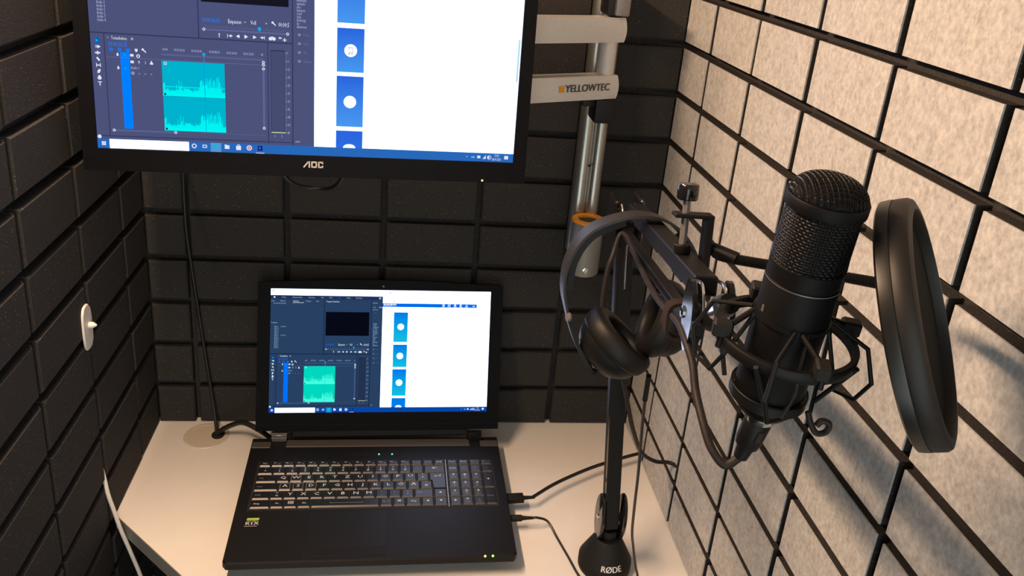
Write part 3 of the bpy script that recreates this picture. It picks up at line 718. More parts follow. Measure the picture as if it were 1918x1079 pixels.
# touch pad
b = NB(); box(b, -.099, .019, -.1225, -.0475, LZ, LZ + .0004, .0002); tp = obj('touchpad', b, mat('touchpad_black', (0.0065, 0.0065, 0.0075), 0.52, spec=.22, noise=(700, .1)), base)
for x0, x1 in ((-.0995, -.0408), (-.0400, .0187)):
    b = NB(); box(b, x0, x1, -.1395, -.1235, LZ, LZ + .0007, .0003); obj('touchpad_button', b, LAPB, base)
b = NB(); box(b, -.1003, .0195, -.1402, -.1228, LZ - .0002, LZ + .0001); obj('button_gap', b, HOLE, base)
# sticker
st = NB(); prism(st, [(-.0092, .0030), (.0088, .0030), (.0095, .0078), (-.0085, .0078)], LZ, LZ + .0003); so = obj('sticker', st, GREENS, base, loc=(-.1822, -.0640, 0))
b = NB(); add_text(b, 'RTX', .0092, TM((0, -.0040, LZ + .0003)), 2, bold=.0004, sx=1.1); add_text(b, 'GEFORCE', .0034, TM((0, .0013, LZ + .0003)), 1, bold=.0001, sx=1.1)
box(b, -.0105, .0080, -.0102, -.0097, LZ + .0001, LZ + .0003); obj('sticker_lettering', b, WHITEP, so)
# keys
KM = {}
def key_mesh(w, h, side_front=True):
    k = (round(w, 5), round(h, 5))
    if k in KM: return KM[k]
    b = NB(); z1 = .0019; i = .0011; fi = .0024
    lo = [b.verts.new(p) for p in ((0, 0, 0), (w, 0, 0), (w, h, 0), (0, h, 0))]
    hi = [b.verts.new(p) for p in ((i, fi, z1), (w - i, fi, z1), (w - i, h - i, z1), (i, h - i, z1))]
    b.faces.new(hi).material_index = 0
    for a in range(4):
        c = (a + 1) % 4; f = b.faces.new((lo[a], lo[c], hi[c], hi[a])); f.material_index = 1 if a == 0 else 0
    b.faces.new(lo[::-1])
    me = bpy.data.meshes.new('key'); b.to_mesh(me); b.free(); me.materials.append(KEYTOP); me.materials.append(KEYSIDE)
    KM[k] = me; return me
GAP = .0024
LEGC = {}
def add_key(x, y, w, h, leg, style='n'):
    o = bpy.data.objects.new('key', key_mesh(w - GAP, h - GAP)); COL.objects.link(o); o.parent = lap
    o.location = (x + GAP / 2, y + GAP / 2, LZ + .0002)
    if not leg: return o
    cx, cy = (w - GAP) / 2, (h - GAP) / 2
    def put(s, size, px, py, m=LEGEND, sx=1.35):
        kk = (s, size, sx, m.name)
        if kk not in LEGC:
            LEGC[kk] = tmesh(s, size, sx, 1); LEGC[kk].materials.append(m)
        q = bpy.data.objects.new('legend', LEGC[kk]); COL.objects.link(q); q.parent = o; q.location = (px, py + .0006, .00197)
    if style == 'n': put(leg, .0092, cx, cy + .001)
    elif style == 's': put(leg, .0046, cx, cy, DIMLEG if len(leg) > 4 else LEGEND, 1.15)
    elif style == 'f': put(leg, .0042, cx - .003, cy + .001, LEGEND, 1.1); put('\u25aa', .006, cx + .0035, cy - .0012, DIMLEG)
    elif style == '2':
        a, c = leg.split('|'); put(a, .0052, cx, cy + .0044); put(c, .0068, cx, cy - .0022)
    elif style == 'l': put(leg, .0050, min(cx, .0085), cy, LEGEND, 1.1)
    elif style == 'd': put(leg, .0050, min(cx, .0075), cy, DIMLEG, 1.0)
    elif style == '3':
        a, c = leg.split('|'); put(a, .0076, cx, cy + .0028); put(c, .0038, cx, cy - .0042, DIMLEG, 1.1)
    return o
KX0 = -.192; U1 = .0205; RH = .0204
ry = [.0650]
for _ in range(5): ry.append(ry[-1] - RH)
x = KX0; fw = .307 / 16
for k, s in enumerate(['Esc'] + ['F%d' % i for i in range(1, 13)] + ['Druck', 'Einfg', 'Entf']): add_key(KX0 + fw * k, ry[0], fw, .0150, s, 'f' if 1 <= k <= 12 else 's')
def row(y, items):
    x = KX0
    for s, wu, stl in items:
        r = add_key(x, y, wu * U1, RH, s, stl); x += wu * U1
KEYO = {}
row(ry[1], [('\u00b0|^', 1.2, '2')] + [(a + '|' + c, 1, '2') for a, c in zip('!"\u00a7$%&/()=?`', '1234567890\u00df\u00b4')][:12] + [('\u2190', 1.776, 'n')])
row(ry[2], [('Tab', 1.6, 'd')] + [(c, 1, 'n') for c in 'QWERTZUIOP\u00dc'] + [('*|+', 1, '2')])
row(ry[3], [('Caps', 1.85, 'd')] + [(c, 1, 'n') for c in 'ASDFGHJKL\u00d6\u00c4'] + [("'|#", 1, '2')])
row(ry[4], [('Shift', 1.35, 'd'), ('>|<', 1, '2')] + [(c, 1, 'n') for c in 'YXCVBNM'] + [(';|,', 1, '2'), (':|.', 1, '2'), ('_|-', 1, '2'), ('Shift', 1.55, 'd'), ('\u25b2', 1.076, 's')])
row(ry[5], [('Strg', 1.5, 'l'), ('Fn', 1, 's'), ('\u229e', 1, 'n'), ('Alt', 1, 's'), ('', 5.2, 'n'), ('Alt Gr', 1, 's'), ('\u2261', 1, 'n'), ('Strg', 1.2, 's'), ('\u25c0', 1, 's'), ('\u25bc', 1.076, 's')])
# L-shaped return key
ex0 = KX0 + 13.6 * U1; ex1 = KX0 + 14.976 * U1; elx = KX0 + 13.85 * U1
b = NB(); g = GAP / 2
prism(b, [(elx + g, ry[3] + g), (ex1 - g, ry[3] + g), (ex1 - g, ry[2] + RH - g), (ex0 + g, ry[2] + RH - g), (ex0 + g, ry[2] + g), (elx + g, ry[2] + g)], 0, .0019, bev=.0009)
ent = obj('key', b, KEYTOP, lap, loc=(0, 0, LZ + .0002))
q = bpy.data.objects.new('legend', tmesh('\u21b5', .010, 1.3, 1)); q.data.materials.append(LEGEND); COL.objects.link(q); q.parent = ent; q.location = ((ex0 + ex1) / 2, ry[2] + RH / 2, .00197)
NX = .1180; NW = .0193
for k, s in enumerate(('Pos1', 'Ende', 'Bild auf', 'Bild ab')): add_key(NX + NW * k, ry[0], NW, .0150, s, 's')
for r_, it in ((1, ('Num', '\u00f7', '*', '-')), (2, ('7|Pos1', '8|\u25b2', '9|Bild', None)), (3, ('4|\u25c0', '5| ', '6|\u25b6', None)), (4, ('1|Ende', '2|\u25bc', '3|Bild', None)), (5, ('\u25b6', '0|Einfg', ',|Entf', None))):
    for k, s in enumerate(it):
        if s is None: continue
        add_key(NX + NW * k, ry[r_], NW, RH, s, '3' if '|' in s else 's')
add_key(NX + NW * 3, ry[3], NW, 2 * RH, '+', 'n'); add_key(NX + NW * 3, ry[5], NW, 2 * RH, 'Enter', 's')
# pale frames on W, A, S, D
FRM = mat('key_frame_print', (0.22, 0.20, 0.185), 0.45)
for cx_, r_ in ((KX0 + 2.6 * U1, 2), (KX0 + 1.85 * U1, 3), (KX0 + 2.85 * U1, 3), (KX0 + 3.85 * U1, 3)):
    ks = [o for o in lap.children if o.name.startswith('key') and o.type == 'MESH' and abs(o.location.x - cx_ - g) < 1e-4 and abs(o.location.y - ry[r_] - g) < 1e-4]
    if ks:
        kw = U1 - GAP; kh = RH - GAP
        b = NB(); rim(b, .0011, kw - .0011, 0, .0002, .0019, kw - .0019, 0, .0002, .0024, .0024)
        b.clear()
        for (x0, x1, y0, y1) in ((.0011, kw - .0011, .0024, .0031), (.0011, kw - .0011, kh - .0018, kh - .0011), (.0011, .0018, .0024, kh - .0011), (kw - .0018, kw - .0011, .0024, kh - .0011)):
            box(b, x0, x1, y0, y1, .0019, .00205)
        obj('key_frame', b, FRM, ks[0])
# space bar mark
sp = [o for o in lap.children if o.name.startswith('key') and abs(o.location.x - (KX0 + 4.5 * U1 + g)) < 1e-4 and abs(o.location.y - ry[5] - g) < 1e-4]
if sp:
    b = NB(); box(b, .028, .079, .0082, .0088, .0019, .0020); box(b, .028, .0286, .0082, .0105, .0019, .0020); box(b, .0784, .079, .0082, .0105, .0019, .0020); obj('legend', b, DIMLEG, sp[0])
# lid
lidR = Matrix.Rotation(LY, 3, 'Z').transposed() @ panel_frame(0.024, 0.30)
lidO = Matrix.Rotation(-LY, 3, 'Z') @ (Vector((0.4001, -0.1064, 0.058)) - Vector((0.3995, -0.245, 0)))
lw = .2105; lh = .2600; sx0, sx1, sz0, sz1 = -.1893, .1886, .0318, .2478
b = NB(); rim(b, -lw, lw, 0, lh - .001, sx0, sx1, sz0, sz1, 0, .0025)
lid = obj('lid', b, BEZ, lap); lid.matrix_local = TM(lidO, lidR)
b = NB(); prism(b, [(-lw, 0), (lw, 0), (lw, lh - .003), (lw - .004, lh - .001), (.06, lh + .0055), (-.06, lh + .0055), (-lw + .004, lh - .001), (-lw, lh - .003)], -.0105, -.0025, M=TM((0, 0, 0), RX90))
obj('lid_shell', b, BEZ, lid)
b = NB(); prism(b, [(-lw + .004, lh - .001), (lw - .004, lh - .001), (.06, lh + .0050), (-.06, lh + .0050)], -.0025, 0, M=TM((0, 0, 0), RX90)); obj('lid_crest', b, BEZ, lid)
b = NB(); box(b, -lw + .002, lw - .002, -.0005, .0002, .0105, .0111); obj('lid_seam', b, LAPB, lid)
b = NB(); box(b, -.150, .157, .001, .012, -.012, .001, .002); obj('hinge_barrel', b, LAPB, lid, True)
b = NB(); lathe(b, [(0, 0), (.0016, 0), (.0022, .0004), (.0026, 0)], 14, M=TM((0, -.0001, lh - .0055), RX90)); obj('webcam', b, GLOSS, lid)
lscr = screen_picture('screen', sx1 - sx0, sz1 - sz0, lid, screen_material('laptop_glow', 1.0), PAL_LAP, 2.4); lscr.location = (sx0, .0012, sz1)
for y in (-.0055, -.052):
    b = NB(); box(b, .2085, .2131, y - .006, y + .006, .019, .027); obj('side_port', b, HOLE, base)

# ------------------------------------------------------------------ boom arm
E0 = Vector((0.7117, -0.3671, 0.5708)); H0 = Vector((0.6674, -0.7779, 0.6384))
BC = Vector((0.7525, -0.3745, 0.0))
boom = thing('boom_arm', 'black spring boom arm on a round desk base carrying the microphone', 'boom arm', BC)
Wb = wl(boom)
b = NB(); lathe(b, [(0, 0), (.0385, 0), (.0405, .003), (.0405, .017), (.0385, .021), (.0215, .054), (.019, .057), (0, .057)], 48, M=Wb @ TM(BC)); bb = obj('base', b, RUB, boom, True)
b = NB()
# lettering laid on the sloping front of the base
vs, ps = text_geo('R\u00d8DE', .0120, 3); nv = []
for dx in (-.0003, .0003):
    nv = []
    for v in vs:
        a = (v.x * .98 + dx) / .036; zz = .0245 + v.y * .93; rr = .0385 - (zz - .021) * .5152 + .0004
        nv.append(b.verts.new(Wb @ (BC + Vector((rr * math.sin(a + .02), -rr * math.cos(a + .02), zz)))))
    for p in ps:
        try: b.faces.new([nv[i] for i in p])
        except ValueError: pass
obj('maker_name', b, WHITEP, bb)
b = NB(); lathe(b, [(0, .050), (.013, .050), (.013, .072), (0, .072)], 20, M=Wb @ TM(BC)); obj('swivel', b, BLKM, boom, True)
def cheek(cx, cy, cz, ry_, rz_, t, nm, side):
    b = NB(); M = Wb @ TM((cx, cy, cz), Matrix.Rotation(math.pi / 2, 3, 'Y'))
    lathe(b, [(0, -t / 2), (.94, -t / 2), (1.0, -t / 4), (1.0, t / 4), (.94, t / 2), (0, t / 2)], 36, M=M @ Matrix.Diagonal((rz_, ry_, 1, 1)))
    c = obj(nm, b, GLOSS, boom, True)
    b = NB(); lathe(b, [(0, 0), (.0042, 0), (.0042, .0012), (.0025, .0016), (.0022, .0006), (0, .0006)], 16, M=M @ TM((0, 0, side * t / 2), Matrix.Rotation(0 if side > 0 else math.pi, 3, 'X'))); obj('screw', b, CHROME, c, True)
    return c
cheek(BC.x - .0165, BC.y + .002, .092, .021, .039, .006, 'joint_plate', -1)
cheek(BC.x + .0165, BC.y + .002, .092, .021, .039, .006, 'joint_plate', 1)
L0 = Vector((0.7535, -0.372, 0.075)); ld = (E0 - L0).normalized()
Rl = basis(ld, (1, 0, 0))
LL = (E0 - L0).length
b = NB(); box(b, -.0105, .0105, -.012, .012, 0, LL - .012, .0015, M=Wb @ TM(L0, Rl)); lo_arm = obj('lower_arm', b, BLKM, boom)
b = NB(); box(b, -.0110, -.0100, -.0105, -.0035, .03, LL - .03, M=Wb @ TM(L0, Rl)); obj('arm_edge', b, GLOSS, lo_arm)
b = NB(); box(b, -.0026, .0026, -.0126, -.0115, LL - .10, LL - .035, M=Wb @ TM(L0, Rl)); obj('spring_slot', b, HOLE, lo_arm)
b = NB(); tube(b, [L0 + ld * (LL - .098) + Vector((0, -.0125, 0)), L0 + ld * (LL - .03) + Vector((0, -.0125, 0))], .0012, 8, 1, M=Wb); obj('spring_rod', b, CHROME, lo_arm)
# elbow bracket
b = NB()
for s in (-1, 1): box(b, s * .0165 - .0028, s * .0165 + .0028, -.020, .020, LL - .030, LL + .028, .0025, M=Wb @ TM(L0, Rl))
elb = obj('elbow_bracket', b, GLOSS, boom)
for s in (-.009, .009):
    b = NB(); tube(b, [Vector((s, -.017, LL - .002)), Vector((s, -.018, LL + .012)), Vector((s, -.010, LL + .020))], .0014, 8, 6, M=Wb @ TM(L0, Rl)); obj('elbow_rod', b, CHROME, elb, True)
b = NB(); lathe(b, [(0, -.018), (.006, -.018), (.006, .018), (0, .018)], 16, M=Wb @ TM(L0 + ld * LL, Rl @ Matrix.Rotation(math.pi / 2, 3, 'Y'))); obj('elbow_pin', b, BLKM, elb, True)
# upper arm: two parallel bars in a vertical plane
ud = (H0 - E0).normalized(); Ru = basis(ud, (1, 0, 0)); UL = (H0 - E0).length      # local z along arm, y ~ up
up = Ru @ Vector((0, 1, 0)); sgn = 1 if up.z > 0 else -1
Mu = Wb @ TM(E0, Ru)
def bar(y, w, h, z0, z1, nm):
    b = NB(); y *= sgn; box(b, -w, w, y - h, y + h, z0, z1, .0012, M=Mu); return obj(nm, b, BLKM, boom)
tb = bar(.0210, .0100, .0085, .072, UL - .010, 'upper_bar')
lb = bar(-.0200, .0060, .0050, .004, UL - .018, 'lower_bar')
b = NB(); tube(b, [E0 + ud * .002, E0 + ud * .078 + up * (sgn * .016)], .0050, 10, 1, M=Wb); obj('elbow_link', b, BLKM, boom, True)
for k, z in enumerate((.085, .185, .30)):
    b = NB(); box(b, -.0040, .0040, sgn * .010 - .005, sgn * .010 + .005, z, z + .040, .001, M=Mu); obj('bar_web', b, BLKM, tb)
b = NB()
helix = []
for k in range(0, 241): a = k * 2 * math.pi / 8; helix.append(Vector((.0042 * math.cos(a), -.0200 * sgn + .0042 * math.sin(a) - .0075 * sgn, .07 + k * .00075)))
tube(b, helix, .0008, 5, 1, M=Mu); obj('tension_spring', b, BLKM, lb, True)
# head
hd = thing  # alias unused
b = NB()
for s in (-1, 1):
    pts = [(-.006 + (.017 if math.cos(t) > 0 else .016) * math.cos(t) * (1 - .28 * max(0, -math.sin(t)) * sgn), .001 + .030 * math.sin(t)) for t in [2 * math.pi * k / 24 for k in range(24)]]
    prism(b, [(p[0], p[1]) for p in pts], s * .0150 - .0022, s * .0150 + .0022, M=Wb @ TM(H0, Ru @ Matrix(((0, 0, 1), (0, 1, 0), (-1, 0, 0)))), bev=.0008)
head = obj('head_plates', b, GLOSS, boom)
b = NB(); lathe(b, [(0, 0), (.0052, 0), (.0052, .0012), (.0036, .0022), (0, .0024)], 20, M=Wb @ TM(H0 + Ru @ Vector((-.0172, 0, -.006)), Ru @ Matrix.Rotation(-math.pi / 2, 3, 'Y'))); obj('head_button', b, CHROME, head, True)
for s in (-.008, .010):
    b = NB(); tube(b, [H0 + Ru @ Vector((s, sgn * .026, -.012)), H0 + Ru @ Vector((s, sgn * .026, .010)), H0 + Ru @ Vector((s, sgn * .008, .020))], .0015, 8, 8, M=Wb); obj('head_rod', b, CHROME, head, True)
# microphone axis
MT = Vector((0.6820, -0.8950, 0.7890)); MB = Vector((0.6790, -0.8765, 0.6111)); max_ = (MT - MB).normalized()
Rm = basis(max_, R_)
def mloc(r, az, z): return MB + Rm @ Vector((r * math.cos(az), r * math.sin(az), z))
# stem from head to shock mount ring
ringZ = .066
stem_end = mloc(.047, math.radians(128), ringZ)
b = NB(); tube(b, [H0 + ud * .004, H0 + ud * .018, H0.lerp(stem_end, .55), stem_end], .0075, 14, 6, M=Wb); obj('mount_stem', b, BLKM, boom, True)
b = NB(); q0 = H0.lerp(stem_end, .55); q1 = H0.lerp(stem_end, .82); tube(b, [q0, q1], .0092, 18, 1, M=Wb); obj('thread_collar', b, CHROME, boom, True)

# ------------------------------------------------------------------ strap round the arm
sc0 = E0 + ud * (UL - .052) + Ru @ Vector((-.003, -.021 * sgn, 0))
strap = NB()
Ms = TM(sc0, Ru)
def rrect(w, h, n=28):
    out = []
    for k in range(n):
        a = 2 * math.pi * k / n; ca, sa = math.cos(a), math.sin(a)
        out.append((w * math.copysign(abs(ca) ** .6, ca), h * math.copysign(abs(sa) ** .6, sa)))
    return out
oi, oo = rrect(.0145, .0150), rrect(.0172, .0178)
n = len(oi); rows_ = []
for z in (-.008, .008):
    rows_.append([[strap.verts.new((p[0] - .001, p[1] - .001 * sgn, z)) for p in oi], [strap.verts.new((p[0] - .001, p[1] - .001 * sgn, z)) for p in oo]])
for k in range(n):
    j = (k + 1) % n
    (ai, ao), (bi, bo) = rows_
    strap.faces.new((ao[k], ao[j], bo[j], bo[k])); strap.faces.new((ai[j], ai[k], bi[k], bi[j])); strap.faces.new((ai[k], ai[j], ao[j], ao[k])); strap.faces.new((bi[j], bi[k], bo[k], bo[j]))
bmesh.ops.transform(strap, matrix=Ms, verts=strap.verts[:])
tag(obj('cable_strap', strap, VELCRO, None, True), 'dark brown woven cable strap wrapped round the boom arm', 'strap')

# ------------------------------------------------------------------ microphone
mic = thing('microphone', 'black large condenser microphone with mesh head beside the round pop filter', 'microphone', MB, Rm)
mic.scale = (.925, .925, .985)
b = NB(); lathe(b, [(0, .002), (.012, .002), (.0185, .0055), (.0232, .0115), (.0252, .020), (.0258, .030), (.0260, .1125), (.0250, .1145), (0, .1145)], 56); mb = obj('body', b, mat('mic_black', (0.0035, 0.0035, 0.004), 0.55, spec=.15, noise=(200, .1)), mic, True)
b = NB(); lathe(b, [(.0248, .1140), (.0257, .1148), (.0258, .1262), (.0246, .1270)], 48, close=True); obj('collar', b, MATS['mic_black'], mb, True)
b = NB(); lathe(b, [(.0261, .1128), (.0262, .1136)], 48); obj('seam_line', b, GREYM, mb, True)
def mesh_mat():
    m = bpy.data.materials.new('grille_mesh'); m.use_nodes = True; nt = m.node_tree; bs = nt.nodes['Principled BSDF']
    bs.inputs['Base Color'].default_value = (0.006, 0.006, 0.007, 1); bs.inputs['Specular IOR Level'].default_value = 0.3; bs.inputs['Metallic'].default_value = 0.2; bs.inputs['Roughness'].default_value = 0.35
    return m
GRM = mesh_mat()
# woven wire: real wires wound both ways round the head
b = NB(); RG = .0250; NW_ = 74; NR = 21
for k in range(NW_):
    a0 = 2 * math.pi * k / NW_
    pts = []
    for i in range(NR * 2 + 1):
        z = .1265 + (.1670 - .1265) * i / (NR * 2)
        rr = RG + (.00038 if (i + k) % 2 else -.00038) * (1 if i % 2 else 0)
        pts.append((rr * math.cos(a0), rr * math.sin(a0), z))
    tube(b, pts[::1], .00034, 3, 1, cap=False)
for i in range(NR):
    z = .1270 + (.1665 - .1270) * i / (NR - 1)
    pts = [((RG + (.00045 if (k + i) % 2 else -.0002)) * math.cos(2 * math.pi * k / NW_), (RG + (.00045 if (k + i) % 2 else -.0002)) * math.sin(2 * math.pi * k / NW_), z) for k in range(NW_)]
    tube(b, pts, .00036, 3, 1, cap=False, closed=True)
grl = obj('grille', b, GRM, mic); grl['kind'] = 'stuff'
b = NB(); lathe(b, [(.0235, .126), (.0235, .168)], 40); obj('grille_lining', b, HOLE, mic, True)
b = NB(); lathe(b, [(.0245, .1655), (.0272, .1657), (.0276, .1667), (.0276, .1732), (.0270, .1742), (.0245, .1740)], 56, close=True); obj('grille_ring', b, MATS['mic_black'], mic, True)
def dome(r, t):      # dome profile
    return r * math.sin(t), .1688 + .0205 * (math.cos(t) ** 0.8 if math.cos(t) > 0 else 0)
b = NB()
def dpt(x, y):
    r = math.hypot(x, y); q = min(r / .0262, 1.0)
    return Vector((x, y, .1738 + .0135 * (1 - q ** 2.6) ** .6))
NG = 30
for ax in (0, 1):
    for i in range(NG):
        u = -.0255 + .051 * i / (NG - 1); L_ = math.sqrt(max(0, .0261 ** 2 - u * u))
        if L_ < .003: continue
        ns = max(6, int(L_ * 2 / .00085)); pts = []
        for k in range(ns + 1):
            w_ = -L_ + 2 * L_ * k / ns
            p = dpt(u, w_) if ax == 0 else dpt(w_, u)
            p.z += .00035 * (1 if (k + i + ax) % 2 else -1)
            pts.append(p)
        tube(b, pts, .00036, 3, 1, cap=False)
dm = obj('grille_dome', b, GRM, mic); dm['kind'] = 'stuff'
b = NB(); lathe(b, [(0, .1855)] + [(.0250 * q / 12, dpt(.0250 * q / 12, 0).z - .0016) for q in range(1, 13)] + [(.0246, .170)], 40); obj('dome_lining', b, HOLE, mic, True)
b = NB(); lathe(b, [(0, -.004), (.0112, -.004), (.0118, -.003), (.0118, .003), (0, .003)], 28); obj('socket_ring', b, CHROME, mic, True)
b = NB()
for k in range(3): box(b, -.0026 + k * .0018, -.0014 + k * .0018, -.0002, .0002, -.0012, .0012)
az = math.radians(196); bmesh.ops.transform(b, matrix=TM((.0262 * math.cos(az), .0262 * math.sin(az), .092), Matrix.Rotation(az + math.pi / 2, 3, 'Z') @ Matrix.Rotation(math.pi / 2, 3, 'Y')), verts=b.verts[:])
obj('small_print', b, GREYM, mb)

# ------------------------------------------------------------------ shock mount
sm = thing('shock_mount', 'black wire and ring suspension mount holding the microphone body', 'shock mount', MB, Rm)
b = NB(); lathe(b, [(.0440, ringZ - .0042), (.0472, ringZ - .0042), (.0480, ringZ - .003), (.0480, ringZ + .003), (.0472, ringZ + .0042), (.0440, ringZ + .0042)], 64, close=True); obj('outer_ring', b, BLKM, sm, True)
b = NB(); lathe(b, [(.0243, .0170), (.0266, .0170), (.0266, .0245), (.0243, .0245)], 48, close=True); obj('inner_cradle', b, BLKM, sm, True)
b = NB(); lathe(b, [(.0262, .0246), (.0267, .0250), (.0262, .0254)], 48, close=True); obj('cradle_lip', b, BLKM, sm, True)
b = NB(); lathe(b, [(.0242, .0825), (.0256, .0825), (.0256, .0855), (.0242, .0855)], 48, close=True); obj('upper_band', b, BLKM, sm, True)
azs = [math.radians(a) for a in (-12, 78, 168, 258)]
def pl(r, az, z): return Vector((r * math.cos(az), r * math.sin(az), z))
for k, a in enumerate(azs):
    w_ = math.radians(13)
    b = NB()
    tube(b, [pl(.0255, a, .085), pl(.0510, a - w_, .0760), pl(.0600, a - w_, .0520), pl(.0540, a - w_ * .6, .0330), pl(.0430, a + w_ * .3, .0300), pl(.0380, a + w_, .0480), pl(.0255, a + w_ * 1.4, .0840)], .0016, 8, 1)
    obj('wire_loop', b, BLKM, sm)
    b = NB(); box(b, -.0065, .0065, -.0050, .0050, -.0055, .0055, .0015, M=TM(pl(.0470, a + math.radians(22), .0735), Matrix.Rotation(a, 3, 'Z'))); obj('rubber_block', b, RUB, sm)
    b = NB(); tube(b, [pl(.0480, a + math.radians(24), .060), pl(.0475, a + math.radians(24), .0735), pl(.0255, a + math.radians(10), .0840)], .0022, 8, 1); obj('bracket_leg', b, BLKM, sm)
    b = NB(); tube(b, [pl(.0492, a - w_ * 2, ringZ), pl(.0310, a - w_ * .6, .0230)], .0017, 8, 1); obj('elastic_band', b, RUB, sm)
b = NB()
a0 = math.radians(-40)
tube(b, [pl(.0295, a0, .020), pl(.0340, a0, .012), pl(.0390, a0 + .05, .006), pl(.0440, a0 + .1, .009), pl(.0440, a0 + .1, .016), pl(.0395, a0 + .05, .017), pl(.0375, a0, .013)], .0022, 8, 6); obj('cradle_hook', b, BCABLE, sm, True)

# ------------------------------------------------------------------ microphone cable
xc = thing('microphone_cable', 'dark brown microphone cable looping from the microphone down the boom arm', 'cable', MB)
Wx = wl(xc)
cd = -max_
c0 = MB + cd * .004; c1 = MB + cd * .030 + Vector((-.004, 0, 0)); cdir = (c1 - c0).normalized()
Rc = basis(cdir)
b = NB(); lathe(b, [(0, 0), (.0094, 0), (.0098, .001), (.0095, .020), (.0088, .0215), (.0086, .024), (.0064, .026), (.0052, .036), (0, .036)], 26, M=Wx @ TM(c0, Rc)); con = obj('connector', b, BLKM, xc, True)
b = NB(); box(b, -.0025, .0025, .0086, .0102, .005, .015, .0006, M=Wx @ TM(c0, Rc)); obj('latch', b, GLOSS, con)
cend = c0 + cdir * .034
cpts = [cend, cend + cdir * .005 + Vector((-.002, 0, 0)), (0.6620, -0.8720, 0.5640), (0.6540, -0.8620, 0.5720), (0.6510, -0.8460, 0.5840), (0.6505, -0.8240, 0.5970), (0.6510, -0.8080, 0.6110), (0.6500, -0.7900, 0.6200), (0.6530, -0.7600, 0.6210), (0.6590, -0.7120, 0.6090), (0.6680, -0.6540, 0.5940), (0.6820, -0.5540, 0.5790), (0.6960, -0.4640, 0.5670), (0.7000, -0.4200, 0.5640), (0.6960, -0.4070, 0.5600), (0.6850, -0.4270, 0.5420), (0.6780, -0.4350, 0.5180), (0.6780, -0.4440, 0.4700), (0.6980, -0.4440, 0.4210), (0.7230, -0.4290, 0.3570), (0.7430, -0.4060, 0.3020), (0.7680, -0.3710, 0.2400), (0.8050, -0.3160, 0.1650), (0.8450, -0.2750, 0.1180), (0.8720, -0.2680, 0.1100), (0.8845, -0.2845, 0.1120)]
b = NB(); tube(b, cpts, .0032, 10, 8, M=Wx); obj('cord', b, BCABLE, xc, True)

# ------------------------------------------------------------------ pop filter
PC = Vector((0.7600, -0.9043, 0.7005)); PA = Vector((0.7553, -0.5211, 0.3974)).normalized()
pop = thing('pop_filter', 'round black fabric pop filter on a gooseneck clamped to the boom arm', 'pop filter', PC, basis(PA, (0, 0, 1)))
iP = pop.matrix_world.inverted()
b = NB(); lathe(b, [(0.0738, -.0115), (0.0797, -.0125), (0.0821, -.0110), (0.0825, -.0060), (0.0823, -.0035), (0.0738, -.0035)], 80, close=True); obj('back_hoop', b, mat('hoop_satin', (0.010, 0.0095, 0.009), 0.33, spec=.5), pop, True)
b = NB(); lathe(b, [(0.0738, -.0035), (0.0817, -.0035), (0.0823, -.0020), (0.0821, .0050), (0.0806, .0075), (0.0765, .0090), (0.0741, .0090), (0.0733, .0060)], 80, close=True); obj('front_hoop', b, mat('hoop_matte', (0.010, 0.009, 0.0085), 0.5, spec=.35), pop, True)
b = NB(); lathe(b, [(0, .0020), (0.0745, .0020)], 64); obj('front_screen', b, MESHB, pop)
b = NB(); lathe(b, [(0, -.0060), (0.0745, -.0060)], 64); obj('back_screen', b, MESHB, pop)
gpts = [(0.7010, -0.6860, 0.6590), (0.7080, -0.6960, 0.6560), (0.7360, -0.7120, 0.6570), (0.766, -0.730, 0.6601), (0.8022, -0.7552, 0.6640), (0.8220, -0.7880, 0.6720), (0.8220, -0.8200, 0.6800)]
# hoop socket on the far lower right edge
hs = PC + basis(PA, (0, 0, 1)) @ Vector((-.011, -.0825, -.002))
gpts.append(tuple(hs))
b = NB(); tube(b, gpts, .0043, 10, 14, M=iP); gn = obj('gooseneck', b, BLKM, pop, True)
sp_ = spline(gpts, 14); b = NB()
for i in range(8, len(sp_) - 3):
    for f_ in (0, .5):
        p = sp_[i].lerp(sp_[i + 1], f_); d = (sp_[i + 1] - sp_[i]).normalized()
        lathe(b, [(.0042, -.0008), (.0051, 0), (.0042, .0008)], 10, M=iP @ TM(p, basis(d)))
rb = obj('gooseneck_ribs', b, BLKM, gn, True); rb['kind'] = 'stuff'
b = NB(); tube(b, [Vector(gpts[0]), Vector(gpts[1]) * .6 + Vector(gpts[2]) * .4], .0062, 14, 1, M=iP); obj('gooseneck_ferrule', b, BLKM, gn, True)
b = NB(); lathe(b, [(0, -.009), (.0075, -.009), (.0075, .009), (0, .009)], 16, M=iP @ TM(hs, basis(PA))); obj('hoop_socket', b, BLKM, pop, True)
# C-clamp on the boom arm
K0 = E0 + ud * ((0.6900 - 0.3671) / abs((H0 - E0).y) * UL) + Ru @ Vector((0, .0088 * sgn, 0)); upw = Ru @ Vector((0, sgn, 0)); sdw = Ru @ Vector((1, 0, 0))
Rk = Matrix((sdw, ud, upw)).transposed()
if Rk.determinant() < 0: Rk = Matrix((-sdw, ud, upw)).transposed()
sx_ = 1 if (Rk @ Vector((1, 0, 0))).x > 0 else -1
Mk = iP @ TM(K0, Rk)
b = NB()
box(b, sx_ * .018 - .0035, sx_ * .018 + .0035, -.009, .009, .004, .058, .0012, M=Mk)
box(b, min(sx_ * .0215, -sx_ * .014), max(sx_ * .0215, -sx_ * .014), -.009, .009, .0545, .058, .0008, M=Mk)
box(b, min(sx_ * .0215, -sx_ * .004), max(sx_ * .0215, -sx_ * .004), -.009, .009, .0035, .0085, .0008, M=Mk)
kc = obj('clamp_frame', b, BLKM, pop)
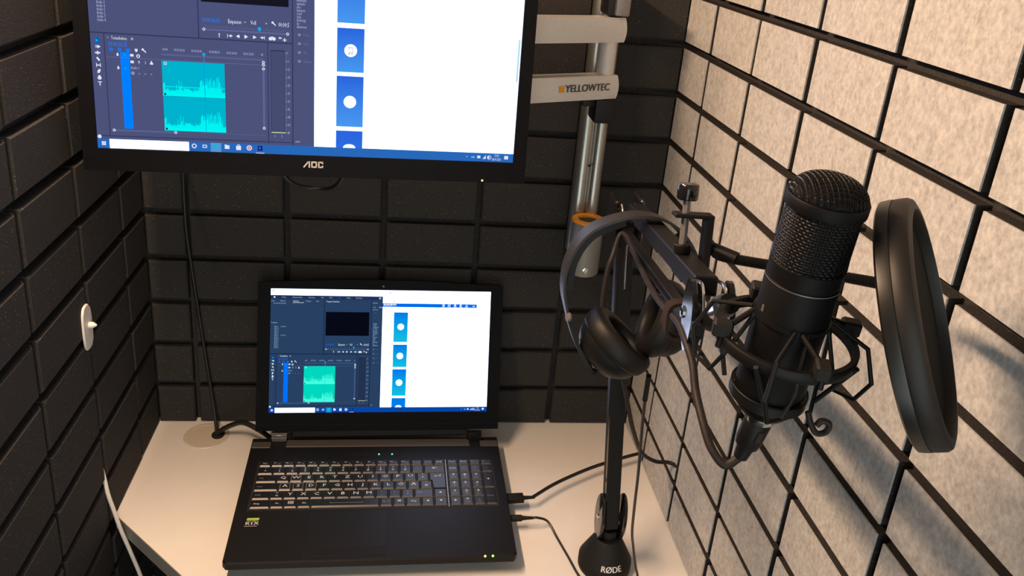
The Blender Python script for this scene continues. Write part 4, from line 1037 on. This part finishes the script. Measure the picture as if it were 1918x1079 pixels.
b = NB(); lathe(b, [(0, .0255), (.0035, .0255), (.0035, .074), (0, .074)], 14, M=Mk @ TM((-sx_ * .003, 0, 0), Matrix.Rotation(-sx_ * .0, 3, 'Y'))); obj('clamp_screw', b, GREYM, kc, True)
b = NB(); lathe(b, [(0, .0212), (.0075, .0212), (.0080, .0225), (.0080, .0285), (.0070, .0295), (0, .0295)], 20, M=Mk @ TM((-sx_ * .003, 0, 0))); obj('clamp_pad', b, BLKM, kc, True)
b = NB(); prof = []
lathe(b, [(0, .070), (.0088, .070), (.0096, .0715), (.0096, .083), (.0086, .0845), (0, .0845)], 22, M=Mk @ TM((-sx_ * .003, 0, 0))); kn = obj('clamp_knob', b, GLOSS, kc, True)
for k in range(22):
    pass

# ------------------------------------------------------------------ headphones
HP = Vector((0.697, -0.545, 0.634))
hp = thing('headphones', 'black over ear headphones hung over the boom arm', 'headphones', HP)
Wh = wl(hp)
band = [(0.645, -0.549, 0.451), (0.624, -0.542, 0.481), (0.611, -0.537, 0.510), (0.602, -0.534, 0.547), (0.606, -0.533, 0.584), (0.624, -0.535, 0.615), (0.659, -0.540, 0.634), (0.693, -0.545, 0.6365), (0.722, -0.548, 0.620), (0.745, -0.549, 0.586), (0.756, -0.551, 0.551), (0.759, -0.552, 0.517), (0.751, -0.555, 0.491)]
wdir = (ud + Vector((.10, 0, 0))).normalized()
b = NB(); tube(b, band[2:-2], 0, flat=(.0155, .0014, wdir), sub=8, rfun=lambda t: .40 + .60 * math.sin(math.pi * min(max(t, .02), .98)) ** .6, M=Wh); hb_ = obj('headband', b, mat('headband_satin', (0.016, 0.015, 0.015), 0.5, spec=.4, noise=(200, .12)), hp, True)
ctr = Vector((0.680, -0.54, 0.545))
for seg_ in (band[3:7], band[8:10]):
    inner = [Vector(p) + (ctr - Vector(p)).normalized() * .0055 for p in seg_]
    b = NB(); tube(b, inner, 0, flat=(.0120, .0036, wdir), sub=8, rfun=lambda t: .7 + .3 * math.sin(math.pi * min(max(t, .02), .98)), M=Wh); obj('headband_pad', b, LEATHER, hb_, True)
def camv(x, y, z): return (R_ * x - U_ * y + F_ * z)
def cup(c, axis):
    Rc_ = basis(axis, camv(.5, .5, .2)); M = Wh @ TM(c, Rc_)
    b = NB(); lathe(b, [(0, -.026), (.016, -.026), (.024, -.0235), (.031, -.017), (.0365, -.009), (.0385, .000), (0, .000)], 40, M=M, sx=1.1, sy=1.0); a = obj('ear_cup', b, mat('cup_black', (0.007, 0.007, 0.0075), 0.45, spec=.25, noise=(150, .1)), hp, True)
    prof = []
    for k in range(16):
        t = 2 * math.pi * k / 16; cs, sn = math.cos(t), math.sin(t)
        prof.append((.0320 + .0105 * math.copysign(abs(cs) ** .7, cs), .0115 + .0125 * math.copysign(abs(sn) ** .7, sn)))
    b = NB(); lathe(b, prof, 44, M=M, sx=1.1, sy=1.0, close=True); obj('ear_cushion', b, LEATHER, a, True)
    b = NB(); lathe(b, [(0, .004), (.023, .004)], 30, M=M, sx=1.1, sy=1.0); obj('driver_cloth', b, HOLE, a)
    return a, Rc_
cL = Vector((0.6640, -0.5390, 0.4740)); aL = camv(.72, -.66, -.22).normalized()
cR = Vector((0.7290, -0.5360, 0.5060)); aR = camv(-.93, -.35, -.10).normalized()
cup(cL, aL); cup(cR, aR)
b = NB(); tube(b, [Vector(band[2]), Vector(band[1]) + Vector((-.001, 0, 0)), Vector(band[0]) + Vector((-.002, 0, -.002)), cL - aL * .024], 0, flat=(.0065, .0020, wdir), sub=8, M=Wh); yk = obj('yoke', b, BLKM, hp, True)
b = NB(); lathe(b, [(0, -.030), (.012, -.030), (.014, -.028), (.014, -.024), (0, -.024)], 22, M=Wh @ TM(cL, basis(aL))); obj('yoke_cap', b, GLOSS, yk, True)
b = NB(); lathe(b, [(0, -.002), (.005, -.002), (.0055, 0), (.005, .002), (0, .002)], 16, M=Wh @ TM(Vector(band[2]) + Vector((-.001, -.008, .004)), basis((-1, -.2, 0)))); obj('yoke_pin', b, GREYM, yk, True)
b = NB(); tube(b, [Vector(band[-3]), Vector(band[-2]), Vector(band[-1]) + Vector((.004, 0, -.004)), cR - aR * .024], 0, flat=(.0065, .0020, wdir), sub=8, M=Wh); yk = obj('yoke', b, BLKM, hp, True)
b = NB(); lathe(b, [(0, -.030), (.012, -.030), (.014, -.028), (.014, -.024), (0, -.024)], 22, M=Wh @ TM(cR, basis(aR))); obj('yoke_cap', b, GLOSS, yk, True)
b = NB(); tube(b, [(0.6265, -0.5440, 0.4850), (0.634, -0.548, 0.490), (0.640, -0.550, 0.482), (0.646, -0.552, 0.476)], .0010, 6, 8, M=Wh); obj('signal_wire', b, CABLE, hp, True)
# lead
hl = thing('headphone_cable', 'thin black headphone lead running from the ear cup to the laptop jack', 'cable', (0.6105, -0.2945, 0))
Wc = wl(hl)
OLp = Matrix.Translation((0.3995, -0.245, 0)) @ Matrix.Rotation(LY, 4, 'Z')
jack = OLp @ Vector((.2125, -.0520, .0225))
jd = Vector((1, .01, 0)).normalized()
b = NB(); lathe(b, [(0, -.004), (.0018, -.004), (.0018, .004), (0, .004)], 12, M=Wc @ TM(jack, basis(jd))); obj('jack_tip', b, CHROME, hl, True)
b = NB(); lathe(b, [(0, .002), (.0050, .002), (.0054, .004), (.0052, .020), (.0036, .021), (.0038, .024), (.0030, .025), (.0034, .028), (.0026, .029), (.0028, .032), (.0020, .040), (0, .040)], 16, M=Wc @ TM(jack, basis(jd))); obj('jack_sleeve', b, RUB, hl, True)
p0 = jack + jd * .038
b = NB(); tube(b, [p0, p0 + jd * .008, (0.677, -0.2900, .012), (0.6885, -0.3155, .0028), (0.6990, -0.3566, .0024), (0.7105, -0.4020, .0024), (0.7300, -0.4320, .0024), (0.7720, -0.4300, .0024), (0.7960, -0.4080, .0040), (0.7900, -0.4100, .030), (0.7760, -0.4230, .080), (0.7650, -0.4380, .120), (0.7540, -0.4600, .180), (0.7400, -0.4900, .265), (0.7250, -0.5180, .351), (0.7130, -0.5450, .415), (0.7095, -0.5560, .445)], .0020, 8, 9, M=Wc); obj('cord', b, CABLE, hl, True)
b = NB(); tube(b, [(0.7145, -0.5410, .405), (0.7090, -0.5560, .447)], .0032, 10, 1, M=Wc); obj('strain_relief', b, RUB, hl, True)

# ------------------------------------------------------------------ other cables
usb = thing('usb_cable', 'black cable with flat plug running from the laptop side to the felt wall', 'cable', (0.6105, -0.2475, 0))
Wu = wl(usb); up_ = OLp @ Vector((.2125, -.0055, .0230)); ux = Vector((1, .06, 0)).normalized()
Rp = Matrix((ux, Vector((0, 0, 1)).cross(ux), Vector((0, 0, 1)))).transposed()
b = NB(); box(b, 0.0005, .030, -.0085, .0085, -.0045, .0045, .0018, 2, M=Wu @ TM(up_, Rp)); plug = obj('plug', b, RUB, usb, True)
b = NB(); tube(b, [up_ + ux * .029, up_ + ux * .049], .0036, 10, 1, rfun=lambda t: 1 - .35 * t, M=Wu); obj('strain_relief', b, RUB, plug, True)
b = NB(); tube(b, [up_ + ux * .045, (0.7030, -0.2080, .0225), (0.7666, -0.1700, .0225), (0.8197, -0.1450, .0220), (0.8580, -0.1290, .0215), (0.8790, -0.1223, .0215), (0.8935, -0.1223, .0250)], .0030, 10, 8, M=Wu); obj('cord', b, CABLE, usb, True)

pc = NB(); tube(pc, [(0.112, -0.0405, -.020), (0.1110, -0.0415, .002), (0.1180, -0.0430, .0120), (0.1400, -0.0500, .0290), (0.1620, -0.0600, .0395), (0.1950, -0.0800, .0350), (0.2150, -0.0940, .0280)], .0046, 12, 8)
tag(obj('power_cable', pc, CABLE, None, True), 'thick black power cable rising from the desk grommet to the laptop', 'cable')
mc = NB(); tube(mc, [(0.1600, -0.215, 0.640), (0.1200, -0.150, 0.575), (0.0720, -0.020, 0.520), (0.0672, -0.0040, 0.478), (0.0672, -0.0035, 0.384), (0.0742, -0.0042, 0.295), (0.0868, -0.0060, 0.160), (0.0985, -0.0130, 0.055), (0.1060, -0.0300, 0.010), (0.1075, -0.0390, -.018)], .0030, 10, 8)
tag(obj('monitor_cable', mc, CABLE, None, True), 'thin black cable hanging down the back wall groove into the desk grommet', 'cable')
mc = NB(); tube(mc, [(0.2300, -0.215, 0.640), (0.2350, -0.150, 0.560), (0.2520, -0.100, 0.508), (0.2850, -0.085, 0.494), (0.3180, -0.100, 0.503), (0.3380, -0.150, 0.550), (0.3450, -0.215, 0.640)], .0036, 10, 8)
tag(obj('slack_cable', mc, CABLE, None, True), 'black cable drooping in a shallow loop below the monitor edge', 'cable')
wc = NB(); tube(wc, [(-0.0080, -0.2705, 0.1150), (-0.0030, -0.2715, 0.0950), (0.0030, -0.2770, 0.0620), (0.0090, -0.2778, 0.0323), (0.0160, -0.2780, -0.0030), (0.0260, -0.2760, -0.0470), (0.0380, -0.2720, -0.1080), (0.0480, -0.2700, -0.180), (0.0520, -0.2700, -0.300), (0.0400, -0.2700, -0.500), (0.0300, -0.2700, -.716)], .0031, 10, 8)
tag(obj('white_cable', wc, WHITEPL, None, True), 'thin white cable hanging out of the left wall past the desk corner', 'cable')

# ------------------------------------------------------------------ white plate on left wall
hk = thing('wall_plate', 'white oval plastic plate with a small peg stuck in the left wall groove', 'wall plate', (0.004, -0.2830, 0.315))
b = NB(); prf = [(.0042 * math.copysign(abs(math.cos(t)) ** .7, math.cos(t)) + 0, .0) for t in [0]]
pts = []
for k in range(28):
    t = 2 * math.pi * k / 28; pts.append((.0150 * math.copysign(abs(math.cos(t)) ** .6, math.cos(t)), .0320 + .0335 * math.copysign(abs(math.sin(t)) ** .7, math.sin(t))))
prism(b, pts, -.0034, -.0005, M=TM((0, 0, 0), Matrix(((0, 0, 1), (1, 0, 0), (0, 1, 0)))), bev=.0015); obj('plate', b, WHITEPL, hk, True)
b = NB(); lathe(b, [(0, 0), (.0045, 0), (.0045, .005), (.0012, .010), (0, .010)], 14, M=TM((-.0005, .0035, .0335), Matrix.Rotation(math.pi / 2, 3, 'Y'))); obj('peg', b, WHITEPL, hk, True)

# ------------------------------------------------------------------ LED bar (source of the warm light, above the view)
cl = thing('led_bar', 'long warm LED bar lamp fixed high along the dark foam wall', 'lamp', (0.0, LAMP.y, LAMP.z))
b = NB(); h_ = LAMP_LEN / 2 + .01
prism(b, [(.0007, -.045), (.0007, .045), (.030, .045), (.030, .030), (.012, -.030)], -h_, h_, M=TM((0, 0, 0), Matrix(((1, 0, 0), (0, 0, -1), (0, 1, 0))))); obj('housing', b, WHITEPL, cl)
b = NB(); box(b, -.022, .022, -h_ + .01, h_ - .01, -.0005, .0005, M=TM((LAMP.x - .010 * .62, 0, .010 * .785 - .004), Matrix((_x, _y, _z)).transposed())); obj('diffuser', b, mat('lamp_lens', (0.8, 0.8, 0.8), 0.5, emit=(WARM, 6.0)), cl)
